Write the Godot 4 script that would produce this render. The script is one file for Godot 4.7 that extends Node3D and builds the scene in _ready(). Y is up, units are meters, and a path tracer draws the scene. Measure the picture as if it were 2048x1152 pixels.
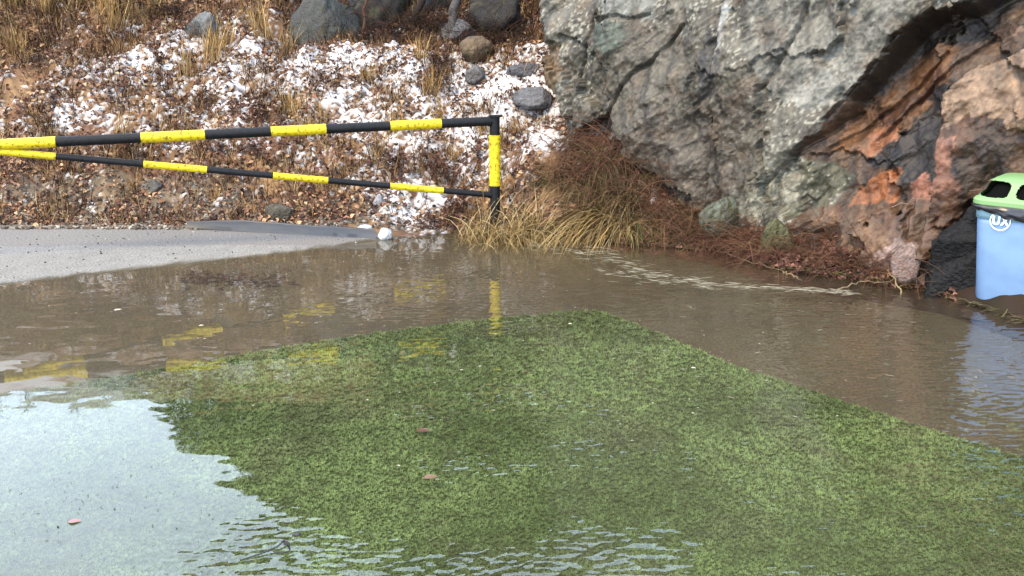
extends Node3D
# A flooded car park below a snowy bank and a rock cliff: barrier, litter bin, turf mat under clear water.

var counts := {}
var rng := RandomNumberGenerator.new()
var tex := {}


class MB:
	var v := PackedVector3Array()
	var n := PackedVector3Array()
	var c := PackedColorArray()
	var idx := PackedInt32Array()

	func quad(a: Vector3, b: Vector3, c2: Vector3, d: Vector3, ca: Color, cb: Color) -> void:
		var s := v.size()
		var nn := (d - a).cross(b - a)
		nn = -nn.normalized() if nn.length_squared() > 1e-16 else Vector3.UP
		v.append_array(PackedVector3Array([a, b, c2, d]))
		n.append_array(PackedVector3Array([nn, nn, nn, nn]))
		c.append_array(PackedColorArray([ca, ca, cb, cb]))
		idx.append_array(PackedInt32Array([s, s + 3, s + 2, s, s + 2, s + 1]))

	# a flat blade along pts; w is the half width at its root
	func blade(pts: PackedVector3Array, w: float, side: Vector3, c0: Color, c1: Color) -> void:
		var k := pts.size() - 1
		var s := v.size()
		for i in k + 1:
			var t := float(i) / k
			var ww := w * (1.0 - t * t * 0.92)
			var d := (pts[mini(i + 1, k)] - pts[maxi(i - 1, 0)]).normalized()
			var nn := side.cross(d).normalized()
			if nn.y < 0.0:
				nn = -nn
			var col := c0.lerp(c1, t)
			v.append(pts[i] - side * ww)
			v.append(pts[i] + side * ww)
			n.append(nn)
			n.append(nn)
			c.append(col)
			c.append(col)
			if i < k:
				var a := s + i * 2
				idx.append_array(PackedInt32Array([a, a + 2, a + 3, a, a + 3, a + 1]))

	func tube(pts: PackedVector3Array, r0: float, r1: float, sides: int, c0: Color, c1: Color, cap := false) -> void:
		var k := pts.size() - 1
		var s := v.size()
		for i in k + 1:
			var t := float(i) / k
			var d := (pts[mini(i + 1, k)] - pts[maxi(i - 1, 0)]).normalized()
			var x := d.cross(Vector3(0.31, 0.93, 0.2)).normalized()
			if x.length_squared() < 0.1:
				x = Vector3.RIGHT
			var y := d.cross(x)
			var r := lerpf(r0, r1, t)
			for j in sides:
				var a := TAU * j / sides
				var nn := x * cos(a) + y * sin(a)
				v.append(pts[i] + nn * r)
				n.append(nn)
				c.append(c0.lerp(c1, t))
		for i in k:
			for j in sides:
				var a := s + i * sides + j
				var b := s + i * sides + (j + 1) % sides
				idx.append_array(PackedInt32Array([a, a + sides, b + sides, a, b + sides, b]))
		if cap:
			for e in [0, k]:
				var o := v.size()
				var d := (pts[1] - pts[0]).normalized() * (-1.0 if e == 0 else 1.0)
				for j in sides:
					v.append(v[s + e * sides + j])
					n.append(d)
					c.append(c0 if e == 0 else c1)
				for j in range(1, sides - 1):
					idx.append_array(PackedInt32Array([o, o + j, o + j + 1]) if e == 0 else PackedInt32Array([o, o + j + 1, o + j]))

	func mesh() -> ArrayMesh:
		var arr := []
		arr.resize(Mesh.ARRAY_MAX)
		arr[Mesh.ARRAY_VERTEX] = v
		arr[Mesh.ARRAY_NORMAL] = n
		arr[Mesh.ARRAY_COLOR] = c
		arr[Mesh.ARRAY_INDEX] = idx
		var m := ArrayMesh.new()
		m.add_surface_from_arrays(Mesh.PRIMITIVE_TRIANGLES, arr)
		return m


# ---------------------------------------------------------------- helpers
func numbered(called: String) -> String:
	var k: int = counts.get(called, 0)
	counts[called] = k + 1
	return called if k == 0 else "%s_%03d" % [called, k]


func tag(o: Node, label: String, category := "", group := "", kind := "") -> Node:
	o.set_meta("label", label)
	if category:
		o.set_meta("category", category)
	if group:
		o.set_meta("group", group)
	if kind:
		o.set_meta("kind", kind)
	return o


func thing(called: String, at: Vector3, label: String, category: String, group := "") -> Node3D:
	var o := Node3D.new()
	o.name = numbered(called)
	add_child(o, true)
	o.position = at
	tag(o, label, category, group)
	return o


func put(called: String, mesh: Mesh, mat: Material, parent: Node = self) -> MeshInstance3D:
	var o := MeshInstance3D.new()
	o.name = numbered(called) if parent == self else called
	o.mesh = mesh
	o.material_override = mat
	parent.add_child(o, true)
	return o


func structure(called: String, mesh: Mesh, mat: Material) -> MeshInstance3D:
	var o := put(called, mesh, mat)
	o.set_meta("kind", "structure")
	return o


func dup(src: Node3D, at: Vector3, turn: float, size: float, label: String, tilt := Vector3.ZERO) -> Node3D:
	var o: Node3D = src.duplicate()
	o.name = numbered(src.get_meta("base_name"))
	add_child(o, true)
	o.position = at
	o.rotation = Vector3(tilt.x, turn, tilt.z)
	o.scale = Vector3.ONE * size
	o.set_meta("label", label)
	return o


func S(r: float, g: float, b: float, k := 0.3) -> Color:     # a colour read as it looks, brought to the surface's own reflectance
	var l := Color8(int(r), int(g), int(b)).srgb_to_linear()
	k *= 1.55
	return Color(l.r * k, l.g * k, l.b * k)


func vmat(rough: float, spec := 0.4) -> StandardMaterial3D:
	var m := StandardMaterial3D.new()
	m.vertex_color_use_as_albedo = true
	m.roughness = rough
	m.metallic_specular = spec
	return m


func cmat(c: Color, rough: float, spec := 0.5) -> StandardMaterial3D:
	var m := StandardMaterial3D.new()
	m.albedo_color = c.linear_to_srgb()
	m.roughness = rough
	m.metallic_specular = spec
	return m


func noise_of(seed_: int, freq: float, oct := 4, type := FastNoiseLite.TYPE_SIMPLEX_SMOOTH) -> FastNoiseLite:
	var f := FastNoiseLite.new()
	f.seed = seed_
	f.noise_type = type
	f.frequency = freq
	f.fractal_type = FastNoiseLite.FRACTAL_FBM
	f.fractal_octaves = oct
	return f


func noise_tex(f: FastNoiseLite, lo: float, hi: float, size := 512) -> NoiseTexture2D:
	var t := NoiseTexture2D.new()
	t.width = size
	t.height = size
	t.seamless = true
	t.noise = f
	var g := Gradient.new()
	g.set_color(0, Color(lo, lo, lo))
	g.set_color(1, Color(hi, hi, hi))
	t.color_ramp = g
	return t


func relief(m: StandardMaterial3D, albedo: Texture2D, height: Texture2D, cm: float, scale_: float) -> StandardMaterial3D:
	m.albedo_texture = albedo
	m.uv1_triplanar = true
	m.uv1_world_triplanar = true
	m.uv1_scale = Vector3.ONE * scale_
	if height:
		m.heightmap_enabled = true
		m.heightmap_scale = cm
		m.heightmap_texture = height
	return m


func lut(xs: Array, x: float) -> float:                       # piecewise linear [[x, y], ...]
	if x <= xs[0][0]:
		return xs[0][1]
	for i in range(1, xs.size()):
		if x <= xs[i][0]:
			return lerpf(xs[i - 1][1], xs[i][1], (x - xs[i - 1][0]) / (xs[i][0] - xs[i - 1][0]))
	return xs[-1][1]


func steps(stops: Array) -> PackedFloat32Array:               # [from, step, from, step, ..., to]
	var out := PackedFloat32Array()
	var i := 0
	while i + 2 < stops.size():
		var a: float = stops[i]
		var b: float = stops[i + 2]
		var k := int(ceil(absf(b - a) / stops[i + 1]))
		for j in k:
			out.append(lerpf(a, b, float(j) / k))
		i += 2
	out.append(stops[-1])
	return out


func grid(nu: int, nv: int, p: PackedVector3Array, c: PackedColorArray, nrm := PackedVector3Array()) -> ArrayMesh:
	# u runs to the right and v upwards or away, seen from the front
	var n := nrm
	if n.is_empty():
		n.resize(p.size())
		for j in nv:
			for i in nu:
				var du := p[j * nu + mini(i + 1, nu - 1)] - p[j * nu + maxi(i - 1, 0)]
				var dv := p[mini(j + 1, nv - 1) * nu + i] - p[maxi(j - 1, 0) * nu + i]
				n[j * nu + i] = du.cross(dv).normalized()
	var idx := PackedInt32Array()
	idx.resize((nu - 1) * (nv - 1) * 6)
	var k := 0
	for j in nv - 1:
		for i in nu - 1:
			var a := j * nu + i
			idx[k] = a
			idx[k + 1] = a + nu
			idx[k + 2] = a + nu + 1
			idx[k + 3] = a
			idx[k + 4] = a + nu + 1
			idx[k + 5] = a + 1
			k += 6
	var arr := []
	arr.resize(Mesh.ARRAY_MAX)
	arr[Mesh.ARRAY_VERTEX] = p
	arr[Mesh.ARRAY_NORMAL] = n
	arr[Mesh.ARRAY_COLOR] = c
	arr[Mesh.ARRAY_INDEX] = idx
	var m := ArrayMesh.new()
	m.add_surface_from_arrays(Mesh.PRIMITIVE_TRIANGLES, arr)
	return m


# rings of points of equal number, joined and closed at both ends
func loft(rings: Array, closed_bottom := true, closed_top := true, cut := false) -> ArrayMesh:
	var st := SurfaceTool.new()
	st.begin(Mesh.PRIMITIVE_TRIANGLES)
	var k: int = rings[0].size()
	for r in rings.size() - 1:
		for i in k:
			var a: Vector3 = rings[r][i]
			var b: Vector3 = rings[r][(i + 1) % k]
			var c: Vector3 = rings[r + 1][(i + 1) % k]
			var d: Vector3 = rings[r + 1][i]
			if cut and lid_hole((a + b + c + d) / 4.0):
				continue
			for q in [a, b, c, a, c, d]:
				st.add_vertex(q)
	for e in [0, 1]:
		if (e == 0 and not closed_bottom) or (e == 1 and not closed_top):
			continue
		var ring: Array = rings[0] if e == 0 else rings[-1]
		var mid := Vector3.ZERO
		for q in ring:
			mid += q / k
		st.set_smooth_group(-1)
		for i in k:
			var tri := [mid, ring[(i + 1) % k], ring[i]]
			if e == 1:
				tri = [mid, ring[i], ring[(i + 1) % k]]
			for q in tri:
				st.add_vertex(q)
	st.generate_normals()
	return st.commit()


func rrect(w: float, d: float, r: float, y: float, seg := 5, shift := Vector2.ZERO) -> Array:
	# clockwise seen from above, for loft()
	var out := []
	for q in 4:
		var cx: float = (w / 2 - r) * [1, 1, -1, -1][q]
		var cz: float = (d / 2 - r) * [-1, 1, 1, -1][q]
		for i in seg + 1:
			var a := -PI / 2 + q * PI / 2 + PI / 2 * i / seg
			out.append(Vector3(cx + r * cos(a) + shift.x, y, cz + r * sin(a) + shift.y))
	return out


func lid_hole(q: Vector3) -> bool:
	if q.z < 0.08 or q.y < 0.045:
		return false
	for x in [-0.197, 0.0, 0.197]:
		var a := absf(q.x - x * (1.0 - (q.y - 0.095) * 0.9)) / (0.08 - (q.y - 0.095) * 0.12)
		if pow(a, 4.0) + pow(absf(q.y - 0.094) / 0.045, 4.0) < 1.0:
			return true
	return false


func resample(ring: Array, count: int) -> Array:
	var n := ring.size()
	var total := 0.0
	for i in n:
		total += (ring[i] as Vector3).distance_to(ring[(i + 1) % n])
	var out := []
	var i := 0
	var gone := 0.0
	for k in count:
		var want := total * k / count
		var step := (ring[i] as Vector3).distance_to(ring[(i + 1) % n])
		while gone + step < want and i < n - 1:
			gone += step
			i += 1
			step = (ring[i] as Vector3).distance_to(ring[(i + 1) % n])
		out.append((ring[i] as Vector3).lerp(ring[(i + 1) % n], clampf((want - gone) / maxf(step, 1e-6), 0.0, 1.0)))
	return out


# a boulder: a round body cut by a few flat planes and roughened
func boulder_mesh(seed_: int, size: Vector3, base: Color, moss: Color, moss_share: float, cuts := 7) -> ArrayMesh:
	var r := RandomNumberGenerator.new()
	r.seed = seed_
	var planes := []
	for i in cuts:
		planes.append([Vector3(r.randf_range(-1, 1), r.randf_range(-0.4, 1), r.randf_range(-1, 1)).normalized(), r.randf_range(0.55, 0.85)])
	var f1 := noise_of(seed_, 1.3, 4)
	var f2 := noise_of(seed_ + 50, 5.0, 3)
	var nu := 49
	var nv := 25
	var p := PackedVector3Array()
	var c := PackedColorArray()
	for j in nv:
		for i in nu:
			var th := -TAU * i / (nu - 1)
			var ph := PI * j / (nv - 1) - PI / 2
			var d := Vector3(cos(ph) * sin(-th), sin(ph), cos(ph) * cos(th))
			var rad := 1.0 + 0.18 * f1.get_noise_3dv(d)
			for pl in planes:
				var k: float = d.dot(pl[0])
				if k > 0.05:
					rad = minf(rad, pl[1] / k)
			rad += 0.05 * f2.get_noise_3dv(d) + 0.05 * f1.get_noise_3dv(d * 3.0)
			p.append(d * rad * size)
			var t := clampf(0.5 + f2.get_noise_3dv(d * 0.7) * 0.9, 0.0, 1.0)
			var col := base * lerpf(0.65, 1.3, t)
			if f1.get_noise_3dv(d * 1.6 + Vector3(5, 5, 5)) + 0.3 * f2.get_noise_3dv(d * 2.0) > 0.5 - moss_share:
				col = moss * lerpf(0.7, 1.2, t)
			c.append(col)
	return grid(nu, nv, p, c)


# ---------------------------------------------------------------- the lie of the land
const SHORE := [[-14.0, -7.3], [-3.0, -7.3], [-1.9, -7.25], [-1.06, -7.1], [-0.64, -7.24], [-0.27, -7.2], [0.11, -7.07], [0.62, -6.94], [1.08, -6.79], [1.61, -6.54], [1.88, -6.01], [2.29, -5.8], [2.66, -5.49], [2.79, -5.14], [2.92, -4.81], [3.3, -4.2], [4.2, -2.8], [8.0, 2.5]]
const ROAD_EDGE := [[-14.0, 1.6], [-4.5, -4.8], [-3.35, -5.59], [-2.98, -5.84], [-2.41, -6.14], [-1.94, -6.39], [-1.55, -6.62], [-1.28, -6.81], [-1.06, -6.97], [-0.85, -7.4], [9.0, -9.0]]
var h1: FastNoiseLite
var h2: FastNoiseLite
var h3: FastNoiseLite


func hill(x: float, z: float) -> float:
	var d := (lut(SHORE, x) - z) * (1.0 - 0.25 * smoothstep(1.0, 1.5, x))
	var k := clampf((d + 0.05) / 0.6, 0.05, 1.0)
	var bump := k * (0.16 * h1.get_noise_2d(x, z) + 0.085 * h2.get_noise_2d(x, z) + 0.035 * h3.get_noise_2d(x, z))
	if d < 0.0:
		return maxf(0.3 * d, -0.4) + bump
	var toe := 0.3 + 0.2 * smoothstep(0.2, 0.7, x)
	var h := toe * minf(d, 0.35)
	h += 0.6 * clampf(d - 0.35, 0.0, 2.2)
	h += lerpf(0.6, 0.12, smoothstep(-2.9, -2.3, x)) * clampf(d - 2.55, 0.0, 0.7)
	h += 0.66 * clampf(d - 3.25, 0.0, 5.6 - 1.3 * smoothstep(-4.5, -7.5, x))
	h += 0.05 * maxf(d - 8.85, 0.0)
	h += 0.32 * smoothstep(0.08, 0.6, d) * blob(x, z, 0.95, -7.65, 0.6, 0.55)
	return h + bump


func floor_height(x: float, z: float) -> float:
	var s := (lut(ROAD_EDGE, x) - z) * 0.88
	if s > 0.0:
		return 0.012 * (1.0 - exp(-s * 7.0)) + minf(0.012 * s, 0.018)
	return maxf(0.045 * s, -0.07)


func blob(x: float, z: float, cx: float, cz: float, rx: float, rz: float) -> float:
	var a := (x - cx) / rx
	var b := (z - cz) / rz
	return exp(-a * a - b * b)


func snow_amount(x: float, z: float) -> float:
	var s := 0.0
	for q in SNOWS:
		s += q[4] * blob(x, z, q[0], q[1], q[2], q[3])
	return s

const SNOWS := [[-0.62, -9.0, 0.7, 0.9, 0.75], [0.15, -8.9, 0.5, 0.9, 0.9], [-2.2, -9.9, 0.9, 0.5, 0.7], [-4.1, -9.6, 0.8, 0.35, 0.6], [-2.8, -9.4, 1.0, 0.5, 0.5], [-0.88, -7.5, 0.28, 0.28, 0.85],
	[-4.3, -9.0, 0.6, 0.35, 0.5], [-3.6, -10.2, 0.8, 0.3, 0.45], [-1.7, -8.8, 0.8, 0.5, 0.5], [-1.0, -8.0, 0.6, 0.4, 0.4], [-3.2, -8.6, 0.8, 0.4, 0.45], [-1.2, -9.6, 0.6, 0.35, 0.6], [-1.9, -8.2, 0.8, 0.3, 0.15],
	[-5.5, -8.7, 0.8, 0.3, 0.4], [-7.8, -14.0, 1.6, 1.6, 0.9], [-9.0, -12.0, 2.0, 1.0, 0.5], [-4.5, -12.5, 2.0, 1.0, 0.4], [0.3, -8.0, 0.2, 0.2, 0.5]]


# ---------------------------------------------------------------- the rock face: u along it, v up, d out of it
const P0 := Vector3(0.37, 0.0, -8.04)
const E := Vector3(0.742, 0.0, 0.67)
const N := Vector3(-0.67, 0.0, 0.742)
const OVERHANG := [[2.2, 0.62], [2.29, 0.74], [2.49, 1.0], [2.61, 1.2], [2.71, 1.32], [2.82, 1.49], [2.94, 1.63], [3.08, 1.74], [3.37, 1.79], [3.62, 1.95], [4.3, 2.5], [5.2, 3.4], [7.0, 4.6]]
const CRACKS := [[[1.23, 1.66], [1.0, 1.39], [0.81, 1.27], [0.67, 1.09], [0.57, 0.88]], [[2.26, 1.95], [2.18, 1.58], [2.11, 1.45], [2.06, 1.34], [2.0, 1.2]], [[2.63, 1.05], [2.47, 0.9], [2.24, 0.67], [2.1, 0.5]], [[3.2, 1.46], [2.98, 1.21], [2.68, 0.92], [2.5, 0.8]], [[0.35, 1.75], [0.32, 1.5], [0.2, 1.2], [0.18, 0.8]], [[0.9, 1.75], [0.75, 1.7], [0.62, 1.74], [0.42, 1.7]], [[3.45, 1.55], [3.05, 1.15], [2.8, 0.86]]]
var patches := []


func seg_dist(p: Vector2, poly: Array) -> float:
	var best := 1e9
	for i in poly.size() - 1:
		var a := Vector2(poly[i][0], poly[i][1])
		var b := Vector2(poly[i + 1][0], poly[i + 1][1])
		best = minf(best, p.distance_squared_to(Geometry2D.get_closest_point_to_segment(p, a, b)))
	return sqrt(best)


func patch(pts: Array, col: Color, warp: float, dither := -0.1) -> void:
	var poly := PackedVector2Array()
	for q in pts:
		poly.append(Vector2(q[0], q[1]))
	var box := Rect2(poly[0], Vector2.ZERO)
	for q in poly:
		box = box.expand(q)
	patches.append([poly, col, warp, box.grow(warp + 0.05), dither])


func cliff() -> void:
	patch([[0.64, 1.63], [1.13, 1.66], [1.88, 1.41], [2.08, 0.91], [2.13, 0.31], [1.54, 0.1], [1.03, 0.4], [0.3, 0.6], [0.4, 1.22]], S(118, 110, 94, 0.27), 0.12)
	patch([[1.0, 1.0], [1.9, 1.2], [2.0, 0.5], [1.4, 0.2], [0.9, 0.4]], S(104, 92, 78, 0.26), 0.15, 0.5)
	patch([[1.76, 1.95], [3.07, 1.95], [2.94, 1.63], [2.82, 1.49], [2.61, 1.2], [2.45, 1.04], [2.13, 1.2], [2.01, 1.15], [1.87, 1.48]], S(172, 168, 155, 0.21), 0.1)
	patch([[2.2, 1.15], [2.45, 1.06], [2.62, 1.2], [2.75, 1.4], [2.5, 1.5]], S(194, 192, 180, 0.235), 0.1, 0.4)
	patch([[0.38, 1.95], [0.98, 1.95], [0.94, 1.7], [0.49, 1.73]], S(165, 166, 156, 0.24), 0.05)
	patch([[0.41, 1.71], [0.74, 1.67], [0.7, 1.47], [0.39, 1.45]], S(92, 102, 88, 0.3), 0.08)
	patch([[-0.13, 1.51], [0.04, 1.53], [0.08, 1.25], [0.0, 1.04], [-0.1, 1.12]], S(150, 120, 84, 0.32), 0.04)
	patch([[1.49, 1.66], [1.62, 1.62], [1.67, 1.4], [1.61, 1.11], [1.5, 1.1], [1.44, 1.35]], S(66, 64, 64, 0.28), 0.06, 0.35)
	patch([[1.6, 1.95], [1.67, 1.95], [1.66, 1.62], [1.62, 1.42], [1.59, 1.44], [1.59, 1.7]], S(205, 208, 205, 0.3), 0.02)
	patch([[2.07, 0.6], [2.48, 0.72], [2.6, 0.3], [2.3, 0.15], [1.95, 0.3]], S(176, 172, 150, 0.32), 0.16, 0.7)
	patch([[2.33, 0.67], [2.62, 0.8], [2.77, 0.68], [2.68, 0.5], [2.56, 0.29], [2.41, 0.31], [2.32, 0.45]], S(112, 110, 84, 0.25), 0.2, 0.35)
	# the damp hollow under the overhang
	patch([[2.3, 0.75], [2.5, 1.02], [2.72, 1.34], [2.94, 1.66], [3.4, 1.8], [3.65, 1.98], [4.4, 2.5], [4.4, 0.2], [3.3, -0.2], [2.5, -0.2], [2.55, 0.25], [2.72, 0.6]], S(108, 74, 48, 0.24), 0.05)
	patch([[2.62, 1.1], [2.84, 1.29], [3.14, 1.5], [3.27, 1.52], [3.23, 1.24], [3.1, 1.07], [2.89, 0.86], [2.63, 0.73], [2.51, 0.79]], S(146, 100, 62, 0.25), 0.07)
	patch([[2.72, 1.0], [2.95, 1.15], [3.2, 1.4], [3.22, 1.3], [2.96, 1.02], [2.76, 0.9]], S(98, 62, 42, 0.3), 0.06)
	patch([[2.74, 0.92], [2.92, 0.98], [2.98, 0.9], [2.8, 0.78], [2.7, 0.8]], S(204, 138, 100, 0.26), 0.05)
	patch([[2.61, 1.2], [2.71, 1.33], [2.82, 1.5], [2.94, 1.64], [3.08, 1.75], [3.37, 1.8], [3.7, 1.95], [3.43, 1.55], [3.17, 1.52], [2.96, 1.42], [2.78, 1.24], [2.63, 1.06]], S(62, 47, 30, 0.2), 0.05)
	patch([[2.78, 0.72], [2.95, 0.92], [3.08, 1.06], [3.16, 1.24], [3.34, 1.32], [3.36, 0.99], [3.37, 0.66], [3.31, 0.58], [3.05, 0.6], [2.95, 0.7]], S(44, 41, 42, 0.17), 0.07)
	patch([[2.4, -0.1], [2.33, 0.26], [2.73, 0.46], [3.04, 0.44], [3.32, 0.5], [3.38, 0.3], [3.4, -0.2]], S(128, 94, 70, 0.3), 0.1)
	patch([[2.5, 0.3], [2.8, 0.42], [3.1, 0.3], [2.9, 0.1], [2.5, 0.05]], S(150, 116, 86, 0.32), 0.12, 0.6)
	patch([[2.83, 0.63], [3.06, 0.74], [3.05, 0.63], [3.03, 0.49], [2.86, 0.45], [2.71, 0.43]], S(208, 128, 76, 0.25), 0.05)
	patch([[3.13, 0.64], [3.24, 0.7], [3.32, 0.63], [3.31, 0.5], [3.16, 0.52]], S(214, 142, 112, 0.25), 0.05)
	patch([[3.05, 0.2], [3.22, 0.33], [3.27, 0.05], [3.0, 0.05]], S(208, 176, 164, 0.25), 0.05)
	# the pink block on the right
	patch([[3.3, 1.22], [3.42, 1.36], [3.69, 1.5], [3.94, 1.63], [4.6, 1.2], [4.4, 0.4], [3.37, 0.2], [3.33, 0.73]], S(120, 82, 56, 0.23), 0.03)
	patch([[3.29, 1.26], [3.42, 1.36], [3.69, 1.5], [3.95, 1.63], [4.2, 1.3], [3.95, 1.0], [3.75, 1.03], [3.58, 1.1], [3.45, 1.11], [3.34, 0.99]], S(200, 165, 134, 0.24), 0.06)
	patch([[3.3, 0.95], [3.42, 0.98], [3.46, 0.8], [3.5, 0.66], [3.33, 0.62]], S(196, 138, 112, 0.24), 0.06)
	patch([[3.6, 1.45], [3.75, 1.52], [4.0, 1.45], [4.2, 1.55], [4.2, 1.75], [3.85, 1.68]], S(62, 55, 32, 0.22), 0.05)
	patch([[3.55, 1.58], [3.8, 1.72], [4.3, 2.1], [4.3, 1.8], [3.9, 1.62]], S(196, 156, 130, 0.24), 0.05)
	patch([[3.46, 0.98], [3.62, 1.08], [3.8, 0.98], [3.75, 0.7], [3.5, 0.62]], S(74, 54, 38, 0.2), 0.08)
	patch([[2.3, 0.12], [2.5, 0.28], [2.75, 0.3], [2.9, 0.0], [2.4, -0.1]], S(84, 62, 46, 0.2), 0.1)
	var f1 := noise_of(11, 0.9, 4)
	var f2 := noise_of(12, 3.2, 4)
	f2.fractal_type = FastNoiseLite.FRACTAL_RIDGED
	var f3 := noise_of(13, 11.0, 4)
	var fw := noise_of(14, 4.0, 5)
	var fw2 := noise_of(15, 4.0, 5)
	var fs := noise_of(16, 22.0, 3)
	var fg := noise_of(17, 1.6, 5)
	var fc := noise_of(19, 2.4, 2, FastNoiseLite.TYPE_CELLULAR)
	fc.cellular_return_type = FastNoiseLite.RETURN_CELL_VALUE
	fc.fractal_type = FastNoiseLite.FRACTAL_NONE
	var over := PackedVector2Array()
	for q in OVERHANG:
		over.append(Vector2(q[0], q[1]))
	over.append_array(PackedVector2Array([Vector2(9, 4.6), Vector2(9, -1), Vector2(2.2, -1)]))
	var block := PackedVector2Array([Vector2(3.33, 0.2), Vector2(3.33, 0.73), Vector2(3.3, 1.22), Vector2(3.42, 1.35), Vector2(3.69, 1.49), Vector2(3.95, 1.62), Vector2(4.8, 1.9), Vector2(5.5, 1.0), Vector2(5.5, 0.2)])
	var us := steps([-1.6, 0.12, -0.55, 0.012, 4.25, 0.08, 9.0])
	var vs := steps([-0.5, 0.06, -0.05, 0.012, 2.0, 0.08, 3.9])
	var p := PackedVector3Array()
	var c := PackedColorArray()
	for v: float in vs:
		var edge := lut([[0.0, 0.05], [0.86, -0.01], [1.04, 0.0], [1.21, -0.1], [1.51, -0.13], [1.72, -0.27], [1.89, -0.31], [2.4, -0.35], [3.9, -0.2]], v)
		for u: float in us:
			var q := Vector2(u, v)
			var w := Vector2(fw.get_noise_2d(u, v), fw2.get_noise_2d(u, v))
			var d := 0.2 * f1.get_noise_2d(u, v * 0.8) + 0.032 * (f2.get_noise_2d((u * 0.8 + v * 0.6) * 0.35, v * 0.8 - u * 0.6) - 0.3) + 0.013 * f3.get_noise_2d(u * 0.6 + v * 0.4, v * 0.6 - u * 0.4) + 0.008 * fs.get_noise_2d(u, v)
			d += 0.085 * fc.get_noise_2d(u * 0.75 + v * 0.6 + w.x * 0.12, v * 0.55 - u * 0.3 + w.y * 0.12)
			d -= 0.1 * v * smoothstep(0.0, 3.0, v)
			var in_over := u > 2.15 and Geometry2D.is_point_in_polygon(q + w * 0.05, over)
			if in_over:
				var s := seg_dist(q, OVERHANG)
				d -= 0.22 * smoothstep(0.0, 0.1, s) * clampf(1.15 - s / 0.75, 0.0, 1.0) * smoothstep(0.66, 1.15, v)
			else:
				if u > 1.6:
					d += 0.06
			if u > 3.2 and Geometry2D.is_point_in_polygon(q + w * 0.03, block):
				d += 0.16 + 0.1 * smoothstep(0.3, 1.3, v) - 0.02
			if v < 0.5 and u > 2.2:
				d += (0.5 - v) * 0.55 * smoothstep(2.2, 2.6, u)
			for k in CRACKS:
				if absf(u - k[1][0]) < 0.9:
					var s2 := seg_dist(q + w * 0.02, k)
					d -= 0.05 * (1.0 - smoothstep(0.0, 0.022, s2)) + 0.012 * (1.0 - smoothstep(0.0, 0.08, s2))
			var back := maxf(0.0, edge + 0.22 - u)
			d -= back * back * 1.6 + maxf(0.0, edge - u) * 3.0
			p.append(P0 + E * u + N * d + Vector3(0, v, 0))
			# colour of the stone
			var t := fg.get_noise_2d(u * 1.1 - v * 0.4, v * 0.7 + u * 0.3)
			var col := S(150, 143, 126, 0.25).lerp(S(114, 106, 92, 0.23), smoothstep(-0.25, 0.3, t))
			var fine := fs.get_noise_2d(u, v)
			if fine + w.x * 0.6 > 0.34:
				col = S(170, 168, 152, 0.34)
			for k in patches:
				if k[3].has_point(q) and fine < 0.55 - k[4] * 0.9 + 0.2 and Geometry2D.is_point_in_polygon(q + w * k[2] + Vector2(fine, f3.get_noise_2d(v, u)) * 0.03, k[0]):
					col = col.lerp(k[1], 0.88)
			var rust := fg.get_noise_2d(u * 2.0 + 7.0, v * 2.0)
			if rust > 0.3 and not in_over:
				col = col.lerp(S(128, 104, 80, 0.27), 0.4)
			col = col * (1.0 - 0.45 * smoothstep(0.12, 0.4, fg.get_noise_2d(u * 4.0 + v * 1.2 + 30.0, v * 0.35)))
			col = col * 1.1 * (0.55 if v > 2.3 else 1.0) * (1.0 + 0.5 * fine + 0.5 * f3.get_noise_2d(u * 0.6 + 3.0, v * 0.35) + 0.25 * w.y)
			c.append(Color(maxf(col.r, 0.004), maxf(col.g, 0.004), maxf(col.b, 0.004)))
	var m := relief(vmat(0.62, 0.45), tex.grain, tex.lumps, 0.6, 2.2)
	var o := structure("rock_cliff", grid(us.size(), vs.size(), p, c), m)
	tag(o, "large grey rock cliff with a rust stained hollow under its slanting overhang")


# ---------------------------------------------------------------- plants
func arc(at: Vector3, dir: Vector3, length: float, droop: float, k: int, kink := 0.0) -> PackedVector3Array:
	var out := PackedVector3Array([at])
	var d := dir.normalized()
	var p := at
	for i in k:
		d = (d + Vector3(rng.randf_range(-kink, kink), -droop / k, rng.randf_range(-kink, kink))).normalized()
		p += d * length / k
		out.append(p)
	return out


func tuft_mesh(count: int, height: float, spread: float, droop: float, w: float, cols: Array, lean := Vector3.ZERO, foot := 0.05) -> ArrayMesh:
	var b := MB.new()
	for i in count:
		var a := rng.randf() * TAU
		var dir := Vector3(cos(a), 0, sin(a)) * rng.randf() * spread + Vector3.UP + lean * rng.randf_range(0.4, 1.3)
		var at := Vector3(rng.randfn(0, foot), -0.02, rng.randfn(0, foot))
		var c0: Color = cols[rng.randi() % cols.size()]
		c0 = c0 * rng.randf_range(0.6, 1.25)
		var side := Vector3(cos(a + 1.6), rng.randf_range(-0.3, 0.3), sin(a + 1.6)).normalized()
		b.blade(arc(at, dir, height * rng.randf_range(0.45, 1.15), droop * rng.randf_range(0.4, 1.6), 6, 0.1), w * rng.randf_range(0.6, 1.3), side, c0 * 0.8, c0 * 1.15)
	return b.mesh()


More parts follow.
